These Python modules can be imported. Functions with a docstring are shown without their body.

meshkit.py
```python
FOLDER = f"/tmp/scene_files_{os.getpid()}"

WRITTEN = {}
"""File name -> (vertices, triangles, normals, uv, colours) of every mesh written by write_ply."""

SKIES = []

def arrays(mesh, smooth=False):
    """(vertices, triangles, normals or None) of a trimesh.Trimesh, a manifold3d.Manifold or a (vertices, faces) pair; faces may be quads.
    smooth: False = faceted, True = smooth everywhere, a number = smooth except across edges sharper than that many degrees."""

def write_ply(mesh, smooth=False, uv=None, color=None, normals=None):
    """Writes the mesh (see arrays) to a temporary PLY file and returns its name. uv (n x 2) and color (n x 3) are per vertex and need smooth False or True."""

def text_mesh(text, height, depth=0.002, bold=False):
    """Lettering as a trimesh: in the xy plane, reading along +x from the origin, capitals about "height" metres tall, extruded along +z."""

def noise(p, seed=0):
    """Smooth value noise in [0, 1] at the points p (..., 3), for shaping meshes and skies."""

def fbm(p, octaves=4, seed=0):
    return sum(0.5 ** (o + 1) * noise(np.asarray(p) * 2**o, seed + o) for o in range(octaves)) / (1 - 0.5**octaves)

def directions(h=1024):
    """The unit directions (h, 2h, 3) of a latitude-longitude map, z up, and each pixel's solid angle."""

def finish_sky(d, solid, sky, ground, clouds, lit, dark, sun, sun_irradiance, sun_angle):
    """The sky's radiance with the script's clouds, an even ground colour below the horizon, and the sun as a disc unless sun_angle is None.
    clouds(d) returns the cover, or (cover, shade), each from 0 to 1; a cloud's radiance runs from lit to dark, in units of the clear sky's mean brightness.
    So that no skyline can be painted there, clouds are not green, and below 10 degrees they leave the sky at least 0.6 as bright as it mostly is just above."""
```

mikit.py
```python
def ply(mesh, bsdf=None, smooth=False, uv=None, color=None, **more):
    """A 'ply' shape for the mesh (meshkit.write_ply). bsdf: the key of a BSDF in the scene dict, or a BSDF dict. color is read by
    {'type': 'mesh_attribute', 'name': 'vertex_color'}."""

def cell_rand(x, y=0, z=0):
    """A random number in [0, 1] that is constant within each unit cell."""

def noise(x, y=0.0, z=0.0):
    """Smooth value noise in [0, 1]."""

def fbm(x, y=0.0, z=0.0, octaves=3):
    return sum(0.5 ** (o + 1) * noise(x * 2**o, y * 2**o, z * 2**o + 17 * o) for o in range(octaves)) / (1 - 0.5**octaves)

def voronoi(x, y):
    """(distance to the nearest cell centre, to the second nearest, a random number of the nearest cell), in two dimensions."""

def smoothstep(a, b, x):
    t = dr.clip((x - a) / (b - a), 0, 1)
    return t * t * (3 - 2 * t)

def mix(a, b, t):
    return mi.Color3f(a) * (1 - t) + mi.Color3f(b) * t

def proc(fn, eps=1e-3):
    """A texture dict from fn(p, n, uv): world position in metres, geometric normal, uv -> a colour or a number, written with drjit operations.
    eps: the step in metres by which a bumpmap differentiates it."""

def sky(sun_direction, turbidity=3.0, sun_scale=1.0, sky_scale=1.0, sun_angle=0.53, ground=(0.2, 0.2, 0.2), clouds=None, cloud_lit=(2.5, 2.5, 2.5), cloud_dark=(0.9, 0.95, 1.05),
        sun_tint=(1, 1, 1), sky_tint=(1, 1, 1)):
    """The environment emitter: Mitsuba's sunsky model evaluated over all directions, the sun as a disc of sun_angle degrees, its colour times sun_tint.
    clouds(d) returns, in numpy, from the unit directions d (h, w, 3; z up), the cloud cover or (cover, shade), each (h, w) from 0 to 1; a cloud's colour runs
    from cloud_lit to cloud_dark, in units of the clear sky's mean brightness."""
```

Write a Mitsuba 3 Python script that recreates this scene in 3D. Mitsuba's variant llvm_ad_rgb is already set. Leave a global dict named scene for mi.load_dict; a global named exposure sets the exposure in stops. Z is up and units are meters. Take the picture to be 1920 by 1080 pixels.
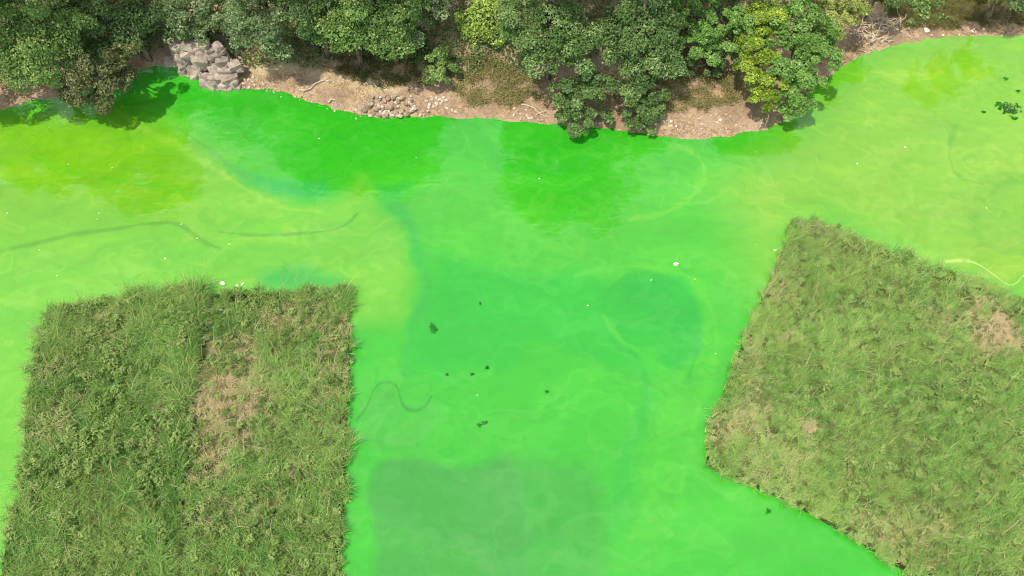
import math
import numpy as np
import trimesh
import drjit as dr
import mitsuba as mi
import mikit
from mikit import proc, ply, noise, fbm, smoothstep, mix
import meshkit

T = mi.ScalarTransform4f
scene, labels = {}, {}

# ------------------------------------------------------------------ camera, sky, exposure
CAM_H, PITCH = 36.0, math.radians(60)
scene['camera'] = {
    'type': 'perspective', 'fov': 70.0, 'fov_axis': 'x', 'near_clip': 0.5, 'far_clip': 4000.0,
    'to_world': T().look_at(origin=[0, 0, CAM_H], target=[0, math.cos(PITCH), CAM_H - math.sin(PITCH)], up=[0, 0, 1]),
}
SUN_AZ, SUN_EL = math.radians(212), math.radians(68)     # azimuth from +x towards +y: from the left, a little from behind the camera


def clouds(d):
    h = d[..., 2:3].clip(0.08, 1)
    q = np.concatenate([d[..., :2] / h, h * 0], -1)
    c = meshkit.fbm(q * 1.1 + [3.2, 7.7, 0], 5, 11)
    return 0.75 + 0.25 * np.clip((c - 0.36) / 0.22, 0, 1), np.clip((c - 0.55) * 1.2, 0, 0.35)


scene['sky'] = mikit.sky([math.cos(SUN_AZ) * math.cos(SUN_EL), math.sin(SUN_AZ) * math.cos(SUN_EL), math.sin(SUN_EL)],
                         turbidity=3.0, clouds=clouds, cloud_lit=(3.2, 3.2, 3.3), cloud_dark=(2.0, 2.05, 2.1))
exposure = 1.3

# ------------------------------------------------------------------ helpers
used = {}


def numbered(name):
    k = used.get(name, 0)
    used[name] = k + 1
    return name if k == 0 else f'{name}_{k:03d}'


def thing(name, label, cat, group=None, kind=None):
    key = numbered(name)
    labels[key] = {'label': label, 'category': cat}
    if group:
        labels[key]['group'] = group
    if kind:
        labels[key]['kind'] = kind
    return key


def obj(name, mesh, bsdf, parent=None, smooth=False, uv=None, color=None, kind=None, label=None):
    key = numbered(f'{parent}__{name}' if parent else name)
    scene[key] = ply(mesh, bsdf, smooth=smooth, uv=uv, color=color)
    if kind or label:
        labels[key] = {}
        if kind:
            labels[key]['kind'] = kind
        if label:
            labels[key]['label'] = label
    return key


def unit(v):
    return v / np.maximum(np.linalg.norm(v, axis=-1, keepdims=True), 1e-9)


def leaf_quads(c, axis, nrm, length, width, col):
    """One folded diamond leaf (two triangles) for each row."""
    side = unit(np.cross(axis, nrm))
    up = np.cross(side, axis)
    l, w = length[:, None], width[:, None]
    a = c - axis * l * 0.5
    b = c + axis * l * 0.5
    m = c + axis * l * 0.05 + up * w * 0.25
    v = np.stack([a, m + side * w * 0.5, b, m - side * w * 0.5], 1).reshape(-1, 3)
    i = np.arange(len(c))[:, None] * 4
    f = np.concatenate([i + [0, 1, 2], i + [0, 2, 3]], 1).reshape(-1, 3)
    return v, f, np.repeat(col, 4, 0)


def tube(points, radii, sides=6):
    """A tapered tube along points, its ends closed."""
    p, r = np.asarray(points, float), np.asarray(radii, float)
    t = unit(np.gradient(p, axis=0))
    ref = np.where(np.abs(t[:, 2:3]) > 0.9, [[1.0, 0, 0]], [[0, 0, 1.0]])
    u = unit(np.cross(t, ref))
    w = np.cross(t, u)
    ang = np.arange(sides) * 2 * np.pi / sides
    ring = p[:, None] + r[:, None, None] * (np.cos(ang)[None, :, None] * u[:, None] + np.sin(ang)[None, :, None] * w[:, None])
    n = len(p)
    v = np.vstack([ring.reshape(-1, 3), p[:1], p[-1:]])
    f = []
    for k in range(n - 1):
        for s in range(sides):
            a, b = k * sides + s, k * sides + (s + 1) % sides
            f += [[a, a + sides, b + sides], [a, b + sides, b]]
    for s in range(sides):
        f += [[n * sides, s, (s + 1) % sides], [n * sides + 1, (n - 1) * sides + (s + 1) % sides, (n - 1) * sides + s]]
    return trimesh.Trimesh(v, np.array(f), process=False)


def bent(rs, a, b, k=5, sag=0.1):
    a, b = np.asarray(a, float), np.asarray(b, float)
    t = np.linspace(0, 1, k)[:, None]
    p = a + (b - a) * t
    j = rs.normal(0, sag * np.linalg.norm(b - a) / k, (k, 3))
    j[0] = 0
    return p + j


def stone_mesh(rs, size, flat=0.65, n=16):
    p = unit(rs.normal(size=(n, 3))) * rs.uniform(0.75, 1.0, (n, 1))
    p *= np.array([rs.uniform(0.8, 1.15), rs.uniform(0.65, 1.0), flat * rs.uniform(0.8, 1.2)]) * size
    a = rs.uniform(0, 6.28)
    p[:, :2] = p[:, :2] @ np.array([[math.cos(a), -math.sin(a)], [math.sin(a), math.cos(a)]])
    return trimesh.convex.convex_hull(p)


def inside(poly, x, y):
    p = np.asarray(poly)
    r = np.zeros(np.shape(x), bool)
    for (ax, ay), (bx, by) in zip(p, np.roll(p, -1, 0)):
        c = (ay > y) != (by > y)
        r ^= c & (x < (bx - ax) * (y - ay) / (by - ay + 1e-12) + ax)
    return r


def seg_dist(pts, x, y):
    best = np.full(np.shape(x), 1e9)
    for (ax, ay), (bx, by) in zip(pts[:-1], pts[1:]):
        dx, dy = bx - ax, by - ay
        t = np.clip(((x - ax) * dx + (y - ay) * dy) / (dx * dx + dy * dy + 1e-12), 0, 1)
        best = np.minimum(best, np.hypot(x - ax - t * dx, y - ay - t * dy))
    return best


# ------------------------------------------------------------------ where things stand, in metres (x to the right, y ahead of the camera, z up; water at z = 0)
SHORE = [(-900.0, 60.0), (-250.0, 24.0), (-80.0, 27.0), (-50.0, 28.0), (-41.78, 31.54), (-36.88, 33.04), (-33.85, 34.34), (-32.01, 35.16), (-30.35, 35.54), (-28.01, 36.13),
 (-26.15, 37.22), (-25.29, 38.13), (-23.67, 38.75), (-22.48, 37.88), (-20.9, 37.32), (-20.44, 36.33), (-19.75, 36.13), (-18.35, 36.33), (-16.54, 36.23), (-15.02, 35.74),
 (-13.13, 34.92), (-11.28, 34.3), (-9.47, 33.83), (-7.71, 33.69), (-5.6, 33.64), (-3.5, 33.64), (-1.05, 33.45), (1.39, 33.17), (4.17, 32.9), (6.58, 32.67), (8.28, 32.26),
 (9.98, 31.99), (12.03, 31.9), (14.13, 32.12), (16.27, 32.58), (17.8, 33.36), (19.06, 34.44), (20.52, 36.38), (22.35, 38.13), (24.07, 39.17), (25.75, 39.96),
 (27.0, 40.49), (28.62, 40.92), (31.03, 41.41), (33.71, 41.52), (36.33, 41.41), (41.12, 41.08), (50.0, 43.5), (80.0, 48.0), (250.0, 60.0), (900.0, 110.0)]
ISLAND_A = [(-25.76, 19.18), (-17.51, 20.82), (-16.16, 6.99), (-15.43, 2.26), (-22.91, 2.26), (-23.89, 6.99), (-24.05, 8.47), (-23.77, 8.85), (-24.12, 9.76), (-25.43, 14.8)]
ISLAND_B = [(-17.13, 20.27), (-9.17, 20.58), (-8.53, 13.62), (-8.06, 7.23), (-7.76, 2.26), (-15.29, 2.26), (-16.01, 6.99)]
SEAM = [(-17.32, 20.61), (-15.36, 2.26)]
ISLAND_R = [(16.88, 25.19), (18.11, 25.31), (27.79, 20.09), (36.55, 15.26), (24.0, 2.68), (17.99, 5.75), (16.09, 7.11), (13.39, 8.78), (9.71, 10.5), (9.84, 11.92), (12.77, 17.76)]
DRY_A = [(-23.26, 12.69, 1.52, 1.39, 0.35), (-22.16, 18.48, 1.82, 0.69, 0.25), (-17.79, 12.41, 0.67, 1.39, 0.5), (-24.33, 15.62, 1.21, 1.11, 0.25)]
DRY_B = [(-15.55, 13.98, 3.03, 3.19, 1.0), (-16.44, 12.41, 1.52, 1.67, 0.7), (-15.15, 10.76, 1.36, 1.67, 0.7), (-13.78, 15.62, 1.21, 1.39, 0.3), (-12.01, 18.81, 2.42, 1.25, 0.5),
 (-9.68, 16.55, 1.21, 2.5, 0.45), (-12.24, 8.43, 1.21, 1.11, 0.35), (-14.35, 8.17, 0.91, 1.11, 0.4), (-10.46, 10.23, 0.76, 0.69, 0.5)]
DRY_R = [(26.72, 18.15, 1.06, 1.67, 1.1), (25.49, 19.31, 0.91, 0.69, 0.8), (25.82, 17.18, 1.21, 1.11, 0.8), (11.9, 12.69, 1.82, 1.25, 0.5), (12.66, 15.62, 0.76, 1.94, 0.3),
 (14.98, 17.5, 0.67, 0.56, 0.6), (15.09, 12.41, 0.61, 0.39, 1.0), (13.17, 10.76, 2.42, 1.39, 0.3), (15.01, 20.84, 0.67, 1.11, 0.35), (18.53, 7.19, 2.73, 1.11, 0.4),
 (17.87, 24.48, 1.21, 0.56, 0.3), (24.2, 18.48, 1.52, 1.11, 0.35)]
SCUM_POLY = {'middle': [(-10.64, 28.85), (-2.0, 28.85), (4.51, 25.99), (7.56, 31.9), (15.81, 31.9), (15.01, 25.21), (11.64, 17.43), (9.99, 13.74), (10.15, 10.91), (12.62, 8.29),
            (8.95, 9.84), (6.56, 12.58), (10.94, 18.74), (10.18, 22.21), (4.32, 22.21), (-4.36, 23.12), (-7.66, 25.21)],
 'left': [(-42.14, 32.35), (-28.59, 34.44), (-22.1, 32.35), (-18.04, 29.27), (-15.71, 27.4), (-12.93, 26.31), (-10.73, 26.79), (-8.98, 28.85), (-7.83, 26.39),
          (-6.84, 23.68), (-5.9, 20.61), (-5.49, 19.07), (-6.03, 18.34), (-7.92, 18.08), (-10.65, 18.74), (-19.13, 17.1), (-22.08, 4.92), (-31.6, 3.79)],
 'upper_left': [(-42.54, 33.27), (-30.21, 33.97), (-24.82, 33.5), (-21.45, 31.01), (-17.67, 28.22), (-18.69, 25.99), (-21.12, 25.4), (-24.8, 24.82), (-27.42, 24.06),
                (-37.62, 22.21)],
 'right': [(12.85, 28.02), (15.59, 30.57), (18.88, 33.5), (21.77, 37.12), (25.44, 40.22), (30.4, 41.85), (47.12, 41.85), (33.89, 12.58), (28.15, 19.75), (18.92, 25.6),
           (16.92, 25.21), (14.55, 20.78), (13.69, 22.94)],
 'upper_right': [(21.77, 37.12), (25.81, 40.22), (30.3, 41.52), (47.37, 42.4), (41.82, 30.13), (35.56, 36.13), (31.14, 34.68), (26.45, 35.64), (23.36, 34.68)],
 'corner': [(25.42, 22.65), (27.54, 24.44), (31.29, 25.21), (32.07, 22.21), (29.61, 21.78), (28.69, 20.89), (28.2, 20.96), (27.73, 21.67), (27.2, 22.39)],
 'dark_arc': [(33.89, 30.57), (30.6, 28.85), (28.28, 26.79), (27.3, 25.21), (27.86, 23.5), (30.17, 22.94), (32.92, 24.44)],
 'lane': [(-8.06, 28.22), (-6.44, 28.22), (-6.46, 26.19), (-5.94, 24.25), (-5.2, 21.49), (-4.72, 20.09), (-4.75, 19.07), (-5.22, 17.1), (-5.51, 15.54), (-5.76, 15.85),
          (-5.42, 18.4), (-5.47, 20.09), (-5.98, 22.21), (-6.81, 24.44), (-7.51, 26.39)],
 'crescent': [(-17.94, 29.61), (-16.34, 29.06), (-13.87, 28.22), (-11.95, 28.64), (-11.3, 28.02), (-11.38, 27.28), (-12.68, 26.79), (-14.66, 26.95), (-16.46, 27.93)],
 'teal': [(-15.01, 21.67), (-13.57, 22.21), (-12.31, 22.03), (-9.78, 21.49), (-9.38, 20.61), (-14.83, 20.61)],
 'centre': [(-4.98, 22.94), (-1.85, 22.39), (1.84, 21.67), (3.39, 22.03), (5.79, 21.14), (9.27, 22.39), (10.82, 20.09), (10.23, 15.54), (6.25, 15.54), (1.16, 17.43),
            (-0.57, 15.54), (-5.13, 15.85), (-5.38, 17.43), (-4.75, 19.07)],
 'eddy': [(5.46, 20.78), (6.74, 21.67), (8.29, 21.85), (9.92, 20.09), (10.18, 17.43), (8.81, 15.54), (8.44, 17.43), (7.42, 19.07), (5.96, 19.41)],
 'light_band': [(9.65, 21.67), (11.04, 20.61), (11.38, 18.08), (9.75, 14.03), (8.42, 10.91), (7.67, 7.29), (6.48, 7.29), (7.16, 10.91), (8.45, 14.33), (9.89, 17.43),
                (10.29, 19.41)],
 'lower_lane': [(6.68, 15.54), (7.35, 13.74), (6.41, 10.91), (5.59, 7.29), (4.83, 7.29), (5.48, 10.91), (6.2, 13.15)],
 'curl_film': [(-7.82, 12.87), (-7.28, 14.48), (-6.55, 15.05), (-5.96, 14.75), (-5.79, 13.97), (-5.26, 13.5), (-4.45, 13.97), (-3.98, 12.87), (-4.59, 11.74),
               (-6.48, 11.74)],
 'clear': [(-6.19, 10.86), (-5.69, 11.29), (-4.29, 11.13), (-3.2, 10.69), (-1.86, 10.53), (-0.8, 10.86), (0.0, 11.02), (0.66, 10.11), (1.04, 9.06), (1.27, 7.05),
           (0.96, 3.13), (-6.45, 3.13), (-6.65, 7.29), (-6.62, 9.71)],
 'clear_east': [(-0.53, 10.91), (1.33, 10.69), (3.19, 10.53), (4.22, 9.95), (4.72, 8.8), (4.71, 7.05), (4.78, 3.13), (0.0, 3.13), (0.0, 8.54)]}
LINES = {'crack_left': [(-31.59, 22.57), (-29.95, 23.2), (-27.39, 23.98), (-25.68, 24.59), (-23.55, 24.9), (-21.12, 25.4), (-20.14, 25.29), (-19.41, 24.9), (-18.26, 23.98),
                (-17.16, 23.5)],
 'crack_middle': [(-17.38, 24.59), (-15.17, 24.33), (-12.67, 24.48), (-10.73, 24.71), (-9.74, 25.21), (-9.28, 25.99)],
 'curl': [(-8.01, 12.87), (-7.49, 13.68), (-7.18, 14.81), (-6.56, 15.14), (-6.0, 14.87), (-5.79, 14.03), (-5.49, 13.62), (-4.98, 13.47), (-4.5, 13.74), (-4.22, 14.27)],
 'swirl': [(-21.86, 32.81), (-19.41, 31.01), (-17.79, 29.7), (-15.86, 28.22)],
 'foam_front': [(25.28, 22.61), (26.22, 22.72), (27.07, 22.46), (27.74, 21.7), (28.21, 21.0), (28.64, 20.92), (29.6, 21.74), (30.97, 22.57)],
 'arc_outer': [(3.68, 21.67), (5.86, 22.21), (8.34, 22.39), (10.4, 21.49), (11.21, 19.41), (11.16, 17.1), (10.25, 14.63), (8.92, 11.74), (7.99, 8.29)],
 'arc_inner': [(5.05, 19.07), (5.55, 17.75), (6.93, 16.79), (8.24, 15.54), (8.38, 13.74), (7.51, 11.18), (6.83, 8.29)],
 'bend': [(7.06, 25.6), (9.35, 26.07), (11.29, 27.4), (12.1, 29.27), (11.55, 30.79), (10.22, 31.09)],
 'bend_inner': [(7.66, 26.99), (9.21, 27.81), (9.83, 29.06), (9.44, 30.13), (8.47, 30.57)],
 'ribbon': [(-26.3, 34.44), (-24.29, 32.81), (-21.5, 31.23), (-18.76, 29.49), (-16.81, 28.02), (-14.23, 26.31), (-11.61, 26.07)],
 'ribbon_low': [(-30.36, 30.13), (-26.61, 28.85), (-22.46, 28.22), (-18.94, 27.2), (-15.65, 25.21), (-12.75, 25.02)],
 'right_curl': [(28.87, 33.04), (27.75, 31.01), (27.61, 28.85), (29.07, 28.22)],
 'right_ring': [(32.76, 28.85), (30.39, 28.22), (28.38, 26.59), (27.5, 24.82), (28.18, 23.5), (30.48, 22.94)],
 'arc': [(5.08, 19.58), (5.46, 20.78), (6.74, 21.67), (8.59, 21.78), (10.22, 20.09), (10.24, 17.43), (9.3, 14.93)]}
PALE_SAND = [(-16.08, 38.71), (-13.45, 38.21), (-11.54, 37.28), (-9.26, 36.21), (-7.62, 35.59), (-7.96, 35.23), (-9.58, 35.5), (-11.47, 36.37), (-14.02, 36.94), (-17.42, 37.61),
 (-17.84, 38.14)]
GREY_GROUND = [(-24.37, 41.29), (-20.3, 40.32), (-18.27, 38.65), (-18.68, 37.42), (-20.24, 36.98), (-23.12, 38.35)]
DARK_GROUND = [(-38.42, 37.33), (-31.42, 37.58), (-27.62, 37.66), (-24.51, 39.93), (-23.6, 39.3), (-24.62, 38.4), (-28.09, 36.38), (-32.01, 35.16), (-37.5, 32.97)]
TREES = [('broadleaf_tree', 'sunlit mid green tree in the upper left corner, above the shaded dark soil', 'tree', 'trees along the bank', (-30.12, 36.09),
  [(-30.91, 36.16, 5.1, 2.1, 1.68), (-28.77, 35.09, 4.8, 1.8, 1.44), (-29.18, 33.81, 4.08, 1.35, 1.08), (-30.58, 34.6, 4.2, 1.4, 1.12), (-27.98, 36.32, 5.16, 1.7, 1.36),
   (-29.52, 36.99, 6.0, 2.2, 1.76), (-28.22, 34.37, 4.2, 1.0, 0.8), (-32.3, 35.57, 5.4, 2.4, 1.92), (-33.87, 34.4, 4.8, 2.4, 1.92), (-29.91, 33.55, 3.9, 0.9, 0.72),
   (-30.12, 36.59, 10, 2.8, 2.38), (-31.92, 37.59, 9, 2.4, 2.04), (-28.32, 38.09, 11.5, 2.5, 2.12), (-30.12, 38.59, 14, 2.2, 1.87)],
  'mid', {'trunk': 0.2}),
 ('broadleaf_tree', 'dull olive green tree overhanging the water at the left, its shadow on the algae', 'tree', 'trees along the bank', (-25.62, 37.72),
  [(-26.74, 33.78, 3.24, 1.0, 0.8), (-25.39, 34.29, 3.72, 1.15, 0.92), (-24.32, 34.97, 3.6, 1.0, 0.8), (-26.43, 33.29, 2.6, 0.75, 0.6), (-24.76, 33.67, 2.9, 0.8, 0.64),
   (-25.82, 33.29, 2.0, 0.6, 0.48), (-27.63, 33.63, 2.4, 0.6, 0.48), (-24.87, 33.99, 3.48, 0.7, 0.56), (-24.33, 34.49, 3.0, 0.55, 0.44),
   (-25.95, 34.01, 3.24, 0.7, 0.56)],
  'dull', {'trunk': 0.12, 'clump': 0.45, 'leaf': 0.19, 'dens': 0.8}),
 ('broadleaf_tree', 'dark green tree behind the olive tree at the upper left', 'tree', 'trees along the bank', (-26.8, 38.92),
  [(-27.42, 38.16, 4.44, 1.6, 1.28), (-26.61, 37.62, 3.72, 1.3, 1.04), (-25.96, 39.2, 4.2, 1.6, 1.28), (-27.2, 36.71, 3.36, 1.0, 0.8), (-30.3, 41.92, 8.5, 2.2, 1.87),
   (-28.8, 42.92, 7.5, 2.0, 1.7)],
  'dark', {}),
 ('broadleaf_tree', 'dim dark tree between the olive tree and the grey green trees above the rock ledge', 'tree', 'trees along the bank', (-24.97, 38.92),
  [(-25.35, 37.62, 3.12, 1.2, 0.96), (-24.64, 38.69, 3.24, 1.2, 0.96), (-23.84, 39.54, 3.72, 1.4, 1.12), (-25.95, 36.48, 3, 1.0, 0.8), (-25.07, 37.29, 2.4, 0.8, 0.64),
   (-28.47, 41.92, 8, 2.2, 1.87), (-26.97, 42.92, 6.5, 2.0, 1.7)],
  'dark', {}),
 ('broadleaf_tree', 'grey green tree directly above the jointed rock ledge', 'tree', 'trees along the bank', (-21.01, 40.25),
  [(-21.23, 39.54, 3.72, 1.5, 1.2), (-19.84, 39.28, 3.0, 1.0, 0.8), (-21.4, 39.19, 2.9, 1.0, 0.8), (-22.74, 39.5, 3.24, 1.0, 0.8), (-18.95, 39.65, 3.84, 1.4, 1.12),
   (-20.66, 38.63, 2.5, 0.6, 0.48), (-22.28, 38.94, 2.5, 0.6, 0.48), (-21.51, 44.25, 8, 2.2, 1.87), (-19.51, 44.25, 10, 2.2, 1.87)],
  'grey', {'trunk': 0.18}),
 ('broadleaf_tree', 'grey green tree whose lowest boughs hang over the start of the sandy bank', 'tree', 'trees along the bank', (-15.43, 38.33),
  [(-16.13, 37.72, 4.8, 1.8, 1.44), (-15.37, 37.15, 3.96, 1.3, 1.04), (-13.87, 37.62, 4.8, 1.6, 1.28), (-16.8, 37.2, 4.08, 1.0, 0.8), (-15.0, 36.95, 3.36, 0.8, 0.64),
   (-15.43, 38.83, 10, 2.8, 2.38), (-17.23, 39.83, 9, 2.4, 2.04), (-13.63, 40.33, 11.5, 2.5, 2.12), (-15.43, 40.83, 14, 2.2, 1.87)],
  'grey', {'trunk': 0.18}),
 ('broadleaf_tree', 'dark tree set back between the grey green trees and the lighter pair of trees', 'tree', 'trees along the bank', (-12.57, 38.59),
  [(-12.41, 37.72, 5.4, 1.8, 1.44), (-12.18, 37.7, 4.2, 1.3, 1.04), (-13.11, 37.35, 4.08, 1.0, 0.8), (-12.57, 39.09, 10, 2.8, 2.38), (-14.37, 40.09, 9, 2.4, 2.04),
   (-10.77, 40.59, 11.5, 2.5, 2.12), (-12.57, 41.09, 14, 2.2, 1.87)],
  'dark', {}),
 ('broadleaf_tree', 'lighter green tree above the pale sand, left one of a touching pair', 'tree', 'trees along the bank', (-10.26, 38.0),
  [(-10.84, 37.03, 4.56, 1.5, 1.2), (-9.78, 36.37, 3.96, 1.3, 1.04), (-9.26, 37.29, 5.16, 1.7, 1.36), (-11.38, 36.85, 3.96, 1.0, 0.8), (-10.06, 37.48, 5.4, 1.6, 1.28),
   (-10.26, 38.5, 10, 2.8, 2.38), (-12.06, 39.5, 9, 2.4, 2.04), (-8.46, 40.0, 11.5, 2.5, 2.12), (-10.26, 40.5, 14, 2.2, 1.87)],
  'mid', {'trunk': 0.18}),
 ('broadleaf_tree', 'lighter green tree above the stone heap, right one of a touching pair', 'tree', 'trees along the bank', (-7.71, 37.81),
  [(-7.7, 36.99, 4.8, 1.6, 1.28), (-7.98, 36.09, 3.78, 1.1, 0.88), (-7.08, 36.48, 4.2, 1.1, 0.88), (-8.67, 36.78, 4.44, 1.2, 0.96), (-7.11, 37.72, 5.4, 1.7, 1.36),
   (-8.71, 38.81, 9, 2.4, 2.04), (-9.71, 40.01, 12, 2.3, 1.95)],
  'mid', {'trunk': 0.18}),
 ('broadleaf_tree', 'greyish tree at the edge of the vine covered gap', 'tree', 'trees along the bank', (-5.9, 39.64),
  [(-5.34, 38.94, 3.96, 1.0, 0.8), (-5.87, 39.11, 4.56, 1.3, 1.04), (-6.48, 37.88, 3.84, 1.0, 0.8), (-7.7, 40.64, 8, 2.0, 1.7), (-8.3, 41.64, 10, 2.0, 1.7)], 'grey',
  {}),
 ('shrub', 'small rounded shrub just above the cluster of white stones', 'shrub', None, (-4.81, 36.79),
  [(-5.05, 36.7, 2.0, 0.62, 0.5), (-4.33, 36.33, 1.7, 0.6, 0.48), (-5.31, 35.96, 1.5, 0.5, 0.4), (-4.67, 37.16, 2.3, 0.5, 0.4), (-4.69, 35.78, 1.3, 0.45, 0.36)], 'mid',
  {'trunk': 0.06, 'clump': 0.3, 'leaf': 0.15}),
 ('broadleaf_tree', 'large bluish green tree, tallest of the bank, left of the middle dark bush', 'tree', 'trees along the bank', (2.39, 36.79),
  [(0.83, 36.92, 4.98, 1.7, 1.36), (2.46, 36.9, 5.28, 1.8, 1.44), (3.36, 36.03, 4.68, 1.5, 1.2), (1.26, 35.77, 4.32, 1.35, 1.08), (1.72, 34.54, 3.48, 1.1, 0.88),
   (2.52, 35.08, 3.84, 0.9, 0.72), (4.79, 35.65, 4.68, 1.4, 1.12), (4.1, 35.02, 4.32, 1.0, 0.8), (0.5, 36.24, 4.2, 1.0, 0.8), (2.39, 37.79, 11, 3, 2.55),
   (3.59, 38.79, 15, 2.8, 2.38), (1.19, 38.29, 12.5, 2.2, 1.87), (5.39, 38.79, 13, 2.5, 2.12), (3.19, 38.79, 17.5, 1.8, 1.53)],
  'blue', {'trunk': 0.26}),
 ('broadleaf_tree', 'large leafy green tree behind and right of the dark waterside bushes', 'tree', 'trees along the bank', (8.19, 36.69),
  [(7.32, 36.63, 4.98, 1.6, 1.28), (8.36, 36.66, 5.28, 1.6, 1.28), (7.23, 35.42, 3.96, 1.2, 0.96), (8.59, 35.01, 3.48, 1.1, 0.88), (6.33, 35.97, 4.56, 1.2, 0.96),
   (9.34, 35.57, 4.08, 1.0, 0.8), (7.83, 34.61, 3.24, 0.9, 0.72), (9.06, 36.27, 4.8, 1.3, 1.04), (9.69, 35.04, 3.36, 0.8, 0.64), (7.39, 37.69, 11, 2.6, 2.21),
   (6.69, 38.69, 14.5, 2.4, 2.04), (7.59, 38.69, 17, 1.8, 1.53)],
  'blue', {'trunk': 0.24}),
 ('shrub', 'dark green bush leaning over the water, left one of two side by side', 'shrub', 'dark waterside bushes', (4.28, 34.04),
  [(4.72, 33.39, 1.9, 1.1, 0.88), (5.72, 33.82, 2.3, 1.05, 0.84), (3.73, 33.32, 1.6, 0.9, 0.72), (4.43, 32.48, 0.85, 0.85, 0.68), (5.46, 32.71, 0.9, 0.75, 0.6),
   (3.3, 33.83, 2.2, 0.8, 0.64), (4.84, 34.0, 2.8, 0.9, 0.72), (3.59, 32.89, 0.8, 0.6, 0.48), (2.72, 33.59, 1.6, 0.6, 0.48)],
  'blue', {'trunk': 0.08, 'clump': 0.38, 'leaf': 0.17, 'dens': 1.5}),
 ('shrub', 'dark green bush at the waterline, right one of two side by side', 'shrub', 'dark waterside bushes', (8.25, 34.02),
  [(7.96, 33.5, 1.7, 1.05, 0.84), (8.84, 33.15, 1.3, 0.85, 0.68), (7.58, 32.62, 0.8, 0.75, 0.6), (8.7, 32.62, 0.8, 0.65, 0.52), (8.25, 33.91, 2.3, 0.9, 0.72),
   (7.26, 33.75, 2.0, 0.8, 0.64), (9.18, 33.69, 1.6, 0.7, 0.56)],
  'blue', {'trunk': 0.08, 'clump': 0.38, 'leaf': 0.17, 'dens': 1.5}),
 ('broadleaf_tree', 'bright green creeper covered low tree right of the large leafy tree', 'tree', 'trees along the bank', (12.66, 38.86),
  [(11.17, 38.74, 3.96, 1.6, 1.28), (12.88, 38.27, 3.72, 1.6, 1.28), (11.92, 37.19, 3.24, 1.2, 0.96), (14.04, 38.85, 4.2, 1.7, 1.36), (10.77, 37.41, 3.48, 1.0, 0.8),
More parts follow.
